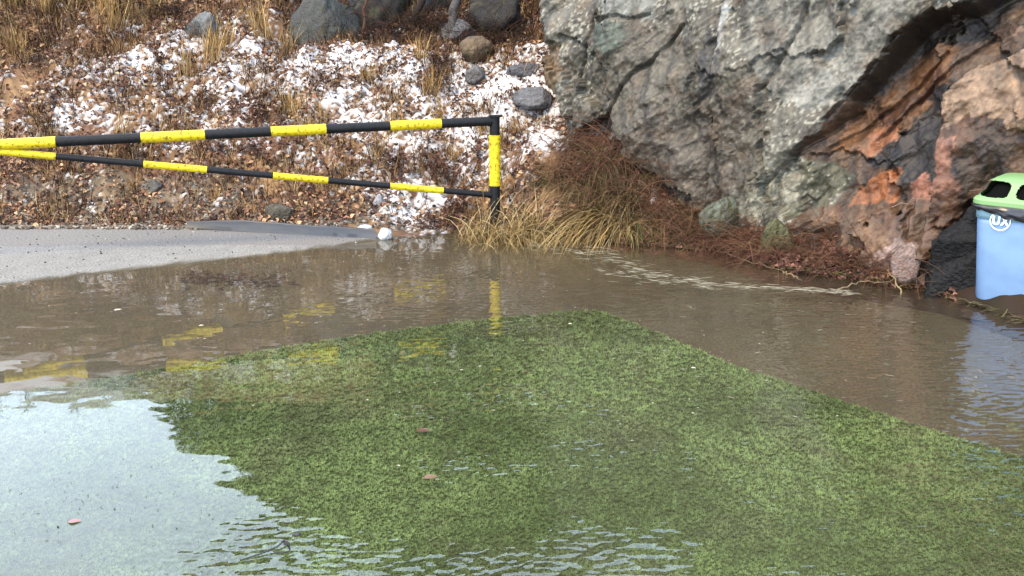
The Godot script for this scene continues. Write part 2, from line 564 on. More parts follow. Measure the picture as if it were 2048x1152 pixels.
func stalk_mesh(count: int, height: float, cols: Array, seedy: bool) -> ArrayMesh:      # thin dead weeds with side twigs
	var b := MB.new()
	for i in count:
		var a := rng.randf() * TAU
		var dir := Vector3(cos(a) * 0.35, 1, sin(a) * 0.35)
		var main := arc(Vector3(rng.randfn(0, 0.05), -0.02, rng.randfn(0, 0.05)), dir, height * rng.randf_range(0.5, 1.1), 0.25, 6, 0.14)
		var col: Color = cols[rng.randi() % cols.size()]
		b.tube(main, 0.0035, 0.0015, 3, col, col)
		for k in range(2, 7):
			for q in 2:
				var t := arc(main[k], Vector3(rng.randf_range(-1, 1), rng.randf_range(0.1, 0.9), rng.randf_range(-1, 1)), height * rng.randf_range(0.1, 0.28), 0.2, 3, 0.25)
				b.tube(t, 0.0018, 0.001, 3, col, col)
				if seedy:
					for e in 2:
						var at: Vector3 = t[2 + e]
						var s := Vector3(rng.randf_range(-1, 1), rng.randf_range(-1, 1), rng.randf_range(-1, 1)).normalized() * 0.014
						var s2 := s.cross(Vector3(rng.randf(), 1, rng.randf())).normalized() * 0.009
						b.quad(at - s - s2, at + s - s2, at + s + s2, at - s + s2, col * 1.2, col * 0.9)
	return b.mesh()


func bramble_mesh(count: int, reach: float, cols: Array) -> ArrayMesh:
	var b := MB.new()
	for i in count:
		var a := rng.randf() * TAU
		var dir := Vector3(cos(a) * 0.8, rng.randf_range(0.5, 1.4), sin(a) * 0.8)
		var main := arc(Vector3(rng.randfn(0, 0.12), -0.03, rng.randfn(0, 0.12)), dir, reach * rng.randf_range(0.5, 1.3), rng.randf_range(0.8, 2.4), 9, 0.16)
		var col: Color = cols[rng.randi() % cols.size()]
		col = col * rng.randf_range(0.6, 1.3)
		b.tube(main, 0.004, 0.0015, 3, col, col)
		for k in range(2, 9):
			if rng.randf() < 0.7:
				var t := arc(main[k], Vector3(rng.randf_range(-1, 1), rng.randf_range(-0.3, 0.9), rng.randf_range(-1, 1)), reach * rng.randf_range(0.1, 0.35), 0.7, 4, 0.25)
				b.tube(t, 0.002, 0.001, 3, col, col)
	return b.mesh()


func leaf_mesh(c: Color) -> ArrayMesh:                        # a curled dead leaf
	var b := MB.new()
	var w := [0.0, 0.42, 0.5, 0.3, 0.0]
	for i in 4:
		var x0 := -0.5 + i * 0.25
		var x1 := x0 + 0.25
		var y0 := 0.16 * cos(x0 * 3.0)
		var y1 := 0.16 * cos(x1 * 3.0)
		for s in [-1.0, 1.0]:
			var m0 := Vector3(x0, y0, 0)
			var m1 := Vector3(x1, y1, 0)
			var e0 := Vector3(x0, y0 + w[i] * 0.35, s * w[i] * 0.62)
			var e1 := Vector3(x1, y1 + w[i + 1] * 0.35, s * w[i + 1] * 0.62)
			if s > 0:
				b.quad(e0, e1, m1, m0, c, c)
			else:
				b.quad(m0, m1, e1, e0, c, c)
	return b.mesh()


func scatter(called: String, mesh: Mesh, mat: Material, xf: Array, cols: PackedColorArray, label: String, category: String, parent: Node = self) -> void:
	var mm := MultiMesh.new()
	mm.transform_format = MultiMesh.TRANSFORM_3D
	mm.use_colors = true
	mm.mesh = mesh
	mm.instance_count = xf.size()
	for i in xf.size():
		mm.set_instance_transform(i, xf[i])
		mm.set_instance_color(i, cols[i])
	var o := MultiMeshInstance3D.new()
	o.name = numbered(called) if parent == self else called
	o.multimesh = mm
	o.material_override = mat
	parent.add_child(o, true)
	o.set_meta("kind", "stuff")
	if label:
		o.set_meta("label", label)
	if category:
		o.set_meta("category", category)


func rand_basis(size: float, flat: float) -> Basis:
	return Basis(Vector3.UP, rng.randf() * TAU) * Basis(Vector3.RIGHT, rng.randf_range(-flat, flat)) * Basis(Vector3.FORWARD, rng.randf_range(-flat, flat)) * Basis.from_scale(Vector3.ONE * size)


func near(x: float, z: float) -> String:
	if x > 1.7:
		return ", right of the moss covered stone"
	if x > 1.1:
		return ", around the lichen grey stone"
	if x > 0.6:
		return ", above the combed golden straw"
	if x > 0.05:
		return ", between barrier post and cliff"
	if z > -8.15:
		return ", behind the lower pipe near the post" if x > -1.4 else ", behind the middle of the lower pipe" if x > -2.8 else ", behind the left end of the pipes"
	if x > -0.75:
		return ", near the stones beside the cliff edge"
	if x > -1.9:
		return ", below the dark hollow"
	if x > -2.9:
		return ", below the large grey boulder"
	if x > -3.9:
		return ", around the small grey left boulder"
	return ", far left above the road" if z > -9.5 else ", far left at the top edge"


func proto(called: String, mesh: Mesh, mat: Material, label: String, category: String, group: String, part := "") -> Node3D:
	var o: Node3D
	if part:
		o = Node3D.new()
		put(part, mesh, mat, o)
	else:
		o = MeshInstance3D.new()
		o.mesh = mesh
		o.material_override = mat
	tag(o, label, category, group)
	o.set_meta("base_name", called)
	o.set_meta("kind", "thing")
	return o


func _ready() -> void:
	rng.seed = 4711
	# ------------------------------------------------ camera, sky, light, exposure
	var cam := Camera3D.new()
	cam.name = "camera"
	cam.fov = 36.0
	cam.near = 0.05
	cam.far = 400.0
	add_child(cam)
	cam.position = Vector3(0, 1.55, 0)
	cam.rotation_degrees = Vector3(-15.63, 0, 0)
	cam.current = true
	var sky_mat := ProceduralSkyMaterial.new()
	sky_mat.sky_top_color = Color(0.68, 0.77, 0.90)
	sky_mat.sky_horizon_color = Color(0.85, 0.925, 1.0)
	sky_mat.sky_curve = 0.7
	sky_mat.sky_energy_multiplier = 1.15
	sky_mat.ground_bottom_color = Color(0.3, 0.29, 0.27)
	sky_mat.ground_horizon_color = Color(0.6, 0.6, 0.6)
	var clouds := NoiseTexture2D.new()
	clouds.width = 1024
	clouds.height = 512
	clouds.seamless = true
	clouds.noise = noise_of(3, 0.006, 5)
	var cg := Gradient.new()
	cg.set_color(0, Color(0.0, 0.0, 0.0, 1.0))
	cg.set_color(1, Color(0.5, 0.49, 0.46, 1.0))
	clouds.color_ramp = cg
	sky_mat.sky_cover = clouds
	var env := Environment.new()
	env.background_mode = Environment.BG_SKY
	env.sky = Sky.new()
	env.sky.sky_material = sky_mat
	env.tonemap_mode = Environment.TONE_MAPPER_LINEAR
	env.tonemap_exposure = 4.05
	env.sdfgi_enabled = true
	env.ssao_enabled = true
	env.ssil_enabled = true
	var we := WorldEnvironment.new()
	we.name = "world_environment"
	we.environment = env
	add_child(we)
	var sun := DirectionalLight3D.new()
	sun.name = "veiled_sun"
	sun.light_energy = 0.5
	sun.light_color = Color(1.0, 0.89, 0.72)
	sun.light_angular_distance = 14.0
	sun.shadow_enabled = true
	add_child(sun)
	sun.look_at_from_position(Vector3(-3.2, 6.0, 3.6), Vector3.ZERO)

	# ------------------------------------------------ shared textures
	tex.grain = noise_tex(noise_of(21, 0.02, 5), 0.62, 1.0)
	tex.lumps = noise_tex(noise_of(22, 0.014, 6), 0.0, 1.0, 1024)
	tex.grit = noise_tex(noise_of(23, 0.12, 3), 0.55, 1.0)
	tex.asphalt = noise_tex(noise_of(25, 0.05, 5), 0.62, 1.1, 1024)
	tex.wear = noise_tex(noise_of(24, 0.02, 6), 0.55, 1.25)
	var wg := Gradient.new()
	wg.offsets = PackedFloat32Array([0.0, 0.24, 0.34, 0.5, 1.0])
	wg.colors = PackedColorArray([Color(0.25, 0.2, 0.15), Color(0.4, 0.32, 0.22), Color(0.85, 0.84, 0.82), Color(1, 1, 1), Color(1.08, 1.08, 1.08)])
	(tex.wear as NoiseTexture2D).color_ramp = wg
	tex.scuff = noise_tex(noise_of(26, 0.012, 6), 0.88, 1.06)
	h1 = noise_of(1, 0.7, 3)
	h2 = noise_of(2, 2.6, 3)
	h3 = noise_of(3, 8.0, 3)

	land()
	cliff()
	water()
	turf()
	barrier()
	bin()
	rocks()
	bank_plants()
	slope_plants()
	shore_things()
	floating_things()
	skyline()


# ---------------------------------------------------------------- road and hillside
func land() -> void:
	var fa := noise_of(31, 0.5, 4)
	var fb := noise_of(32, 6.0, 3)
	var xs := steps([-30.0, 1.5, -6.0, 0.05, 4.5, 1.2, 30.0])
	var zs := steps([20.0, 1.5, 0.0, 0.3, -2.0, 0.05, -7.7, 0.1, -8.2])
	var p := PackedVector3Array()
	var c := PackedColorArray()
	for z: float in zs:
		for x: float in xs:
			var h := floor_height(x, z)
			p.append(Vector3(x, h + 0.004 * fa.get_noise_2d(x * 3.0, z * 3.0), z))
			var t := fa.get_noise_2d(x, z)
			var dry := S(210, 203, 193, 0.195) * (1.0 + 0.18 * t + 0.16 * fb.get_noise_2d(x, z))
			if z < -6.72 - 0.04 * (x + 2.0) + 0.02 * t:                          # the older strip along the bank
				dry = S(182, 174, 166, 0.23) * (1.0 + 0.1 * t)
			var wet := S(142, 126, 92, 0.145) * (1.0 + 0.3 * t + 0.2 * fb.get_noise_2d(x, z))
			c.append(wet.lerp(dry, smoothstep(0.0, 0.006, h + 0.004 * fb.get_noise_2d(x, z) - 0.001)))
	var rm := relief(vmat(0.8, 0.3), tex.asphalt, tex.grit, 0.25, 0.9)
	tag(structure("road", grid(xs.size(), zs.size(), p, c), rm), "worn asphalt car park, dry and pale on the left, flooded elsewhere")

	xs = steps([-26.0, 0.6, -7.0, 0.024, 1.5, 0.06, 4.4, 1.0, 20.0])
	zs = steps([-2.0, 0.3, -5.0, 0.1, -6.9, 0.022, -11.3, 0.4, -34.0])
	p = PackedVector3Array()
	c = PackedColorArray()
	var fn := noise_of(33, 3.0, 4)
	var ff := noise_of(34, 18.0, 3)
	for z: float in zs:
		for x: float in xs:
			var h := hill(x, z)
			var f := ff.get_noise_2d(x * 0.55, z * 1.5)
			var n := fn.get_noise_2d(x * 0.7, z)
			var s := snow_amount(x, z) + n * 0.5 + f * 1.0
			var snow := smoothstep(0.45, 0.8, s) if z < -7.0 else 0.0
			var t := h1.get_noise_2d(x * 2.0, z * 2.0)
			var col := S(132, 98, 74, 0.3).lerp(S(168, 132, 94, 0.3), smoothstep(-0.3, 0.4, t)) * (1.0 + 0.6 * f)
			if n > 0.22:
				col = S(96, 72, 58, 0.3) * (1.0 + 0.5 * f)
			if x < -2.4 and z > -8.0:
				col = col.lerp(S(136, 122, 102, 0.3) * (1.0 + 0.7 * f), 0.7)
			if x > 0.4:
				col = S(104, 76, 58, 0.24).lerp(S(70, 56, 42, 0.2), smoothstep(1.4, 2.2, x)) * (1.0 + 0.7 * f)
			if z < -10.5 and x > -2.2:
				col = S(70, 54, 42, 0.28) * (1.0 + 0.6 * f)
			c.append(col.lerp(Color(0.46, 0.445, 0.44), snow))
			p.append(Vector3(x, h + snow * 0.018, z))
	var hm := relief(vmat(0.85, 0.3), null, tex.grit, 0.8, 3.0)
	tag(structure("hillside", grid(xs.size(), zs.size(), p, c), hm), "brown hillside with patches of melting snow above the flooded car park")


# ---------------------------------------------------------------- flood water
func water() -> void:
	var fr := noise_of(41, 1.0, 3)
	var fl := noise_of(42, 0.9, 3)
	var fp := noise_of(43, 0.55, 2)
	var zs := PackedFloat32Array()
	for k in 12:
		zs.append(12.0 - k * 1.15)
	var z0 := -1.75
	while z0 > -7.6:
		zs.append(z0)
		z0 -= 0.0042 * absf(z0) + 0.001
	var xs := steps([-16.0, 1.2, -4.4, 0.016, 3.6, 1.0, 12.0])
	var p := PackedVector3Array()
	var n := PackedVector3Array()
	var c := PackedColorArray()
	for z: float in zs:
		for x: float in xs:
			p.append(Vector3(x, 0, z))
			c.append(Color.WHITE)
			# wind ripples where the breeze comes down, long slow swells near the left shore
			var gust := smoothstep(-1.15, -0.3, x + 0.35 * (z + 2.6) + 0.6 * fp.get_noise_2d(x, z)) * (0.45 + 0.55 * smoothstep(-4.8, -3.6, z))
			var post := blob(x, z, -0.5, -5.6, 1.0, 1.3)
			var flow := blob(x, z, 1.6, -5.5, 1.5, 0.9) + blob(x, z, 2.0, -4.2, 0.9, 0.6)
			var a := 0.082 * gust * clampf(0.75 + 1.2 * fp.get_noise_2d(x * 2.6 + 9.0, z * 2.6), 0.25, 1.5) + 0.014 * post + 0.026 * flow + 0.0006
			var e := 0.012
			var sx := x * 10.5 + fl.get_noise_2d(x, z) * 2.0
			var sz := z * 25.0
			var h0 := fr.get_noise_2d(sx, sz)
			var gx := fr.get_noise_2d(sx + e * 10.5, sz) - h0
			var gz := fr.get_noise_2d(sx, sz + e * 25.0) - h0
			var big := 0.004 + 0.007 * smoothstep(-2.6, -1.2, x) + 0.03 * blob(x, z, -2.6, -4.9, 0.5, 0.5)
			var l0 := fl.get_noise_2d(x * 2.0, z * 3.6)
			var lx := fl.get_noise_2d(x * 2.0 + 0.06, z * 3.6) - l0
			var lz := fl.get_noise_2d(x * 2.0, z * 3.6 + 0.108) - l0
			n.append(Vector3(-(gx * a * 2.6 + lx * big * 3.0), 1.0, -(gz * a * 3.4 + lz * big * 3.0)).normalized())
	var m := StandardMaterial3D.new()
	m.transparency = BaseMaterial3D.TRANSPARENCY_ALPHA
	m.albedo_color = Color(0.40, 0.35, 0.25, 0.05)
	m.roughness = 0.02
	m.metallic_specular = 0.5
	var o := structure("water", grid(xs.size(), zs.size(), p, c, n), m)
	tag(o, "clear shallow flood water mirroring the bank, rippled on the right")


# ---------------------------------------------------------------- green mat under the water
const TURF := [[-3.4, -3.4], [-2.4, -3.86], [-2.01, -4.05], [-1.81, -4.15], [-1.15, -4.56], [-0.64, -4.81], [-0.07, -5.03], [0.35, -5.16], [0.45, -5.185], [0.54, -5.16], [0.62, -5.06], [0.79, -4.81], [1.15, -4.2], [1.54, -3.75], [1.83, -3.41], [2.03, -3.2], [3.2, -2.0], [4.4, -0.8], [1.0, 2.5], [-4.6, 0.0]]


func turf() -> void:
	var o := thing("turf_mat", Vector3.ZERO, "green artificial turf mat lying on the asphalt under clear water", "turf mat")
	var poly := PackedVector2Array()
	for q in TURF:
		poly.append(Vector2(q[0], q[1]))
	var st := SurfaceTool.new()
	st.begin(Mesh.PRIMITIVE_TRIANGLES)
	var tris := Geometry2D.triangulate_polygon(poly)
	for i in range(0, tris.size(), 3):
		var a := poly[tris[i]]
		var b := poly[tris[i + 1]]
		var d := poly[tris[i + 2]]
		if (b - a).cross(d - a) < 0.0:
			var sw := b
			b = d
			d = sw
		for q in [a, b, d]:
			st.set_color(Color.WHITE)
			st.set_normal(Vector3.UP)
			st.add_vertex(Vector3(q.x, -0.047, q.y))
	for i in poly.size():
		var a := poly[i]
		var b := poly[(i + 1) % poly.size()]
		var t := Vector3(0, -0.045, 0)
		var nn := Vector3((b - a).y, 0, -(b - a).x).normalized()
		var q1 := Vector3(a.x, -0.047, a.y)
		var q2 := Vector3(b.x, -0.047, b.y)
		for q in [q1, q2, q2 + t, q1, q2 + t, q1 + t]:
			st.set_color(Color.WHITE)
			st.set_normal(nn)
			st.add_vertex(q)
	put("backing", st.commit(), relief(cmat(Color(0.055, 0.08, 0.027), 0.9, 0.2), tex.grit, null, 0.0, 4.0), o)
	var b := MB.new()
	for k in 5:
		var a := TAU * k / 5.0 + 0.3
		var dir := Vector3(cos(a) * 0.7, 1, sin(a) * 0.7)
		var pts := PackedVector3Array([Vector3(cos(a) * 0.2, 0, sin(a) * 0.2), Vector3(cos(a) * 0.5, 0.6, sin(a) * 0.5), Vector3(cos(a) * 1.1, 1.0, sin(a) * 1.1)])
		b.blade(pts, 0.3, Vector3(-sin(a), 0, cos(a)), Color(0.7, 0.7, 0.7), Color(1, 1, 1))
	var xf := []
	var cols := PackedColorArray()
	var fa := noise_of(51, 0.8, 4)
	var fb := noise_of(52, 9.0, 2)
	var z := -5.2
	while z < -1.7:
		var st_ := 0.0041 * absf(z)
		var x := -3.2
		while x < 3.4:
			x += st_
			var q := Vector2(x + rng.randf_range(-0.5, 0.5) * st_, z + rng.randf_range(-0.5, 0.5) * st_)
			if absf(q.x) > 0.62 * absf(z) + 0.1 or not Geometry2D.is_point_in_polygon(q, poly):
				continue
			var s := st_ * rng.randf_range(0.45, 0.9)
			xf.append(Transform3D(rand_basis(s, 0.5), Vector3(q.x, -0.047, q.y)))
			var t := fa.get_noise_2d(q.x, q.y) - 0.7 * blob(q.x, q.y, 0.62, -4.62, 0.16, 0.12) - 0.3 * blob(q.x, q.y, -0.1, -4.2, 0.35, 0.3)
			var col := Color(0.082, 0.120, 0.038).lerp(Color(0.112, 0.156, 0.052), smoothstep(-0.3, 0.3, t))
			col = col.lerp(Color(0.075, 0.068, 0.042), 0.35 * smoothstep(0.1, 0.45, fa.get_noise_2d(q.x * 1.7 + 40.0, q.y * 1.7)))
			col = col * (1.0 + clampf(0.35 * t, -0.35, 0.1)) * (1.0 + 0.4 * fb.get_noise_2d(q.x, q.y)) * rng.randf_range(0.75, 1.2)
			cols.append(Color(maxf(col.r, 0.003), maxf(col.g, 0.005), maxf(col.b, 0.003)))
		z += st_
	var m := vmat(0.8, 0.3)
	scatter("fibres", b.mesh(), m, xf, cols, "", "", o)


# ---------------------------------------------------------------- barrier
func pipe_part(called: String, a: Vector3, b: Vector3, r: float, mat: Material, parent: Node) -> MeshInstance3D:
	var mb := MB.new()
	var pts := PackedVector3Array()
	for i in 9:
		pts.append(a.lerp(b, i / 8.0))
	mb.tube(pts, r, r, 20, Color.WHITE, Color.WHITE, true)
	return put(called, mb.mesh(), mat, parent)


func on_line(a: Vector3, b: Vector3, x: float) -> Vector3:
	return a.lerp(b, (x - a.x) / (b.x - a.x))


func barrier() -> void:
	var o := thing("road_barrier", Vector3(-0.139, 0, -7.2), "black and yellow striped pipe barrier with a short post beside the grass", "barrier")
	var at := o.position
	var black := relief(cmat(Color(0.0065, 0.0065, 0.0075), 0.55, 0.3), tex.wear, null, 0.0, 2.5)
	var yellow := relief(cmat(Color(0.5, 0.37, 0.005), 0.45, 0.4), tex.wear, null, 0.0, 2.5)
	var tl := Vector3(-4.9, 0.775, -5.8) - at
	var tr := Vector3(-0.139, 0.925, -7.2) - at
	var ll := Vector3(-4.9, 0.985, -5.8) - at
	var lr := Vector3(-0.139, 0.325, -7.2) - at
	var spots_top := [[-4.6, -4.15], [-3.75, -3.215], [-2.678, -2.257], [-1.806, -1.416], [-0.947, -0.56]]
	var spots_low := [[-4.6, -4.15], [-3.75, -3.228], [-2.681, -2.266], [-1.814, -1.423], [-0.964, -0.555]]
	# both pipes follow the line measured along the barrier and meet beyond the left edge
	tl = Vector3(-3.559, 0.851, -6.199) - at
	tl = tr + (tl - tr) * 1.35
	ll = Vector3(-3.563, 0.803, -6.198) - at
	ll = lr + (ll - lr) * 1.02
	var top := pipe_part("top_bar", tl, tr, 0.036, black, o)
	for s in spots_top:
		if s[0] - at.x > tl.x:
			pipe_part("yellow_band", on_line(tl, tr, s[0] - at.x), on_line(tl, tr, s[1] - at.x), 0.0385, yellow, top)
	var low := pipe_part("lower_bar", ll, lr, 0.024, black, o)
	for s in spots_low:
		pipe_part("yellow_band", on_line(ll, lr, maxf(s[0] - at.x, ll.x + 0.001)), on_line(ll, lr, s[1] - at.x), 0.0262, yellow, low) if s[1] - at.x > ll.x else null
	var post := pipe_part("post", Vector3(0, -0.1, 0), Vector3(0, 0.955, 0), 0.041, black, o)
	pipe_part("yellow_band", Vector3(0, 0.405, 0), Vector3(0, 0.815, 0), 0.0455, yellow, post)
	pipe_part("weld_collar", (tr - tl).normalized() * -0.056 + tr, (tr - tl).normalized() * -0.036 + tr, 0.041, black, o)
	pipe_part("weld_collar", (lr - ll).normalized() * -0.056 + lr, (lr - ll).normalized() * -0.036 + lr, 0.029, black, o)
	var cap := CylinderMesh.new()
	cap.top_radius = 0.056
	cap.bottom_radius = 0.056
	cap.height = 0.012
	var k := put("cap_plate", cap, black, o)
	k.position = Vector3(0.01, 0.965, 0)


# ---------------------------------------------------------------- bin
func bin() -> void:
	var o := thing("litter_bin", Vector3.ZERO, "pale blue litter bin with a green two-hole lid beside dark rock", "litter bin")
	var w := 0.58
	var d := 0.5
	o.basis = Basis(E, Vector3.UP, N)
	o.position = Vector3(2.77, 0.035, -5.15) + E * (w / 2 - 0.04) - N * (d / 2 - 0.03)
	var blue := relief(cmat(Color(0.14, 0.235, 0.40), 0.42, 0.5), tex.scuff, null, 0.0, 1.0)
	var green := cmat(Color(0.135, 0.24, 0.10), 0.55, 0.4)
	var dark := cmat(Color(0.004, 0.004, 0.004), 0.95, 0.05)
	var rings := []
	for q in [[0.0, -0.115], [0.012, -0.10], [0.475, -0.02], [0.505, -0.015], [0.507, -0.02], [0.588, -0.02], [0.588, -0.07]]:
		rings.append(rrect(w + q[1], d + q[1], 0.07, q[0]))
	put("body", loft(rings), blue, o)
	var band := []
	for q in [[0.505, -0.02], [0.507, 0.0], [0.583, 0.0], [0.585, -0.02]]:
		band.append(rrect(w + q[1], d + q[1], 0.07, q[0]))
	put("rim_band", loft(band), relief(cmat(Color(0.15, 0.27, 0.33), 0.45, 0.45), tex.scuff, null, 0.0, 0.8), o)
	# lid: a hollow dome with letterbox holes
	var outer := []
	for q in [[0.0, 0.0, 0.0], [0.006, 0.012, 0.012], [0.03, 0.014, 0.014], [0.04, 0.0, 0.0], [0.048, -0.03, -0.03], [0.10, -0.07, -0.075], [0.135, -0.11, -0.125], [0.152, -0.16, -0.19], [0.160, -0.24, -0.28], [0.163, -0.36, -0.38]]:
		outer.append(rrect(w + 0.03 + q[1], d + 0.03 + q[2], 0.075 if q[0] < 0.12 else 0.06, q[0], 6))
	var fine := []
	for i in outer.size() - 1:
		var ra := resample(outer[i], 260)
		var rb := resample(outer[i + 1], 260)
		var k := 1 + int(absf(outer[i][0].y - outer[i + 1][0].y) / 0.0026)
		for j in k:
			var ring := []
			for e in 260:
				ring.append((ra[e] as Vector3).lerp(rb[e], float(j) / k))
			fine.append(ring)
	fine.append(resample(outer[-1], 260))
	var lid := put("lid", loft(fine, true, true, true), green, o)
	lid.position.y = 0.586
	var inner := []
	for q in [[0.03, -0.03], [0.06, -0.09], [0.11, -0.14], [0.135, -0.2], [0.145, -0.33]]:
		inner.append(rrect(w + q[1], d + q[1], 0.06, q[0], 6))
	put("lid_lining", loft(inner), dark, lid)
	# black sack: a dark lining and a folded edge hanging below the lid
	var liner := []
	for q in [[0.5, -0.1], [0.6, -0.1], [0.66, -0.24]]:
		liner.append(rrect(w + q[1], d + q[1], 0.05, q[0]))
	put("liner", loft(liner), dark, o)
	var b := MB.new()
	var ff := noise_of(61, 9.0, 3)
	var edge := rrect(w + 0.008, d + 0.008, 0.075, 0.0, 6)
	var path := []
	for i in range(8, 22):                                    # right side of the front to the left corner
		path.append(edge[i])
	var dense := []
	for i in path.size() - 1:
		for k in 12:
			dense.append((path[i] as Vector3).lerp(path[i + 1], k / 12.0))
	var nu := dense.size()
	var pp := PackedVector3Array()
	var cc := PackedColorArray()
	for j in 9:
		for i in nu:
			var q: Vector3 = dense[nu - 1 - i]
			var t := (q.x + w / 2) / w
			var drop := 0.035 + 0.05 * smoothstep(0.05, 0.5, t) + 0.015 * ff.get_noise_1d(q.x * 2.0)
			var y := 0.593 - drop * j / 8.0
			var out := Vector3(q.x, 0, q.z).normalized() * (0.012 + 0.014 * sin(j / 8.0 * PI) + 0.011 * ff.get_noise_2d(q.x * 0.6 + j * 0.12, j * 0.22 - q.x * 0.9))
			pp.append(Vector3(q.x, y, q.z) + out)
			cc.append(Color.WHITE)
	put("sack_edge", grid(nu, 9, pp, cc), cmat(Color(0.012, 0.011, 0.014), 0.3, 0.5), o)
	# round emblem
	var white := cmat(Color(0.75, 0.8, 0.82), 0.5)
	var em := Node3D.new()
	em.name = "emblem"
	o.add_child(em, true)
	em.scale = Vector3(0.88, 0.88, 1.0)
	em.position = Vector3(-0.14, 0.505, d / 2 + 0.0035)
	var ringm := MB.new()
	for i in 40:
		var a := TAU * i / 40.0
		var a2 := TAU * (i + 1) / 40.0
		var u := Vector3(cos(a), sin(a), 0)
		var u2 := Vector3(cos(a2), sin(a2), 0)
		ringm.quad(u * 0.057, u2 * 0.057, u2 * 0.063, u * 0.063, Color.WHITE, Color.WHITE)
	put("ring", ringm.mesh(), white, em)
	var tm := TextMesh.new()
	tm.text = "UX"
	var sf := SystemFont.new()
	sf.font_names = PackedStringArray(["Droid Sans"])
	sf.font_weight = 700
	tm.font = sf
	tm.font_size = 32
	tm.pixel_size = 0.0025
	tm.depth = 0.001
	put("letters", tm, white, em)


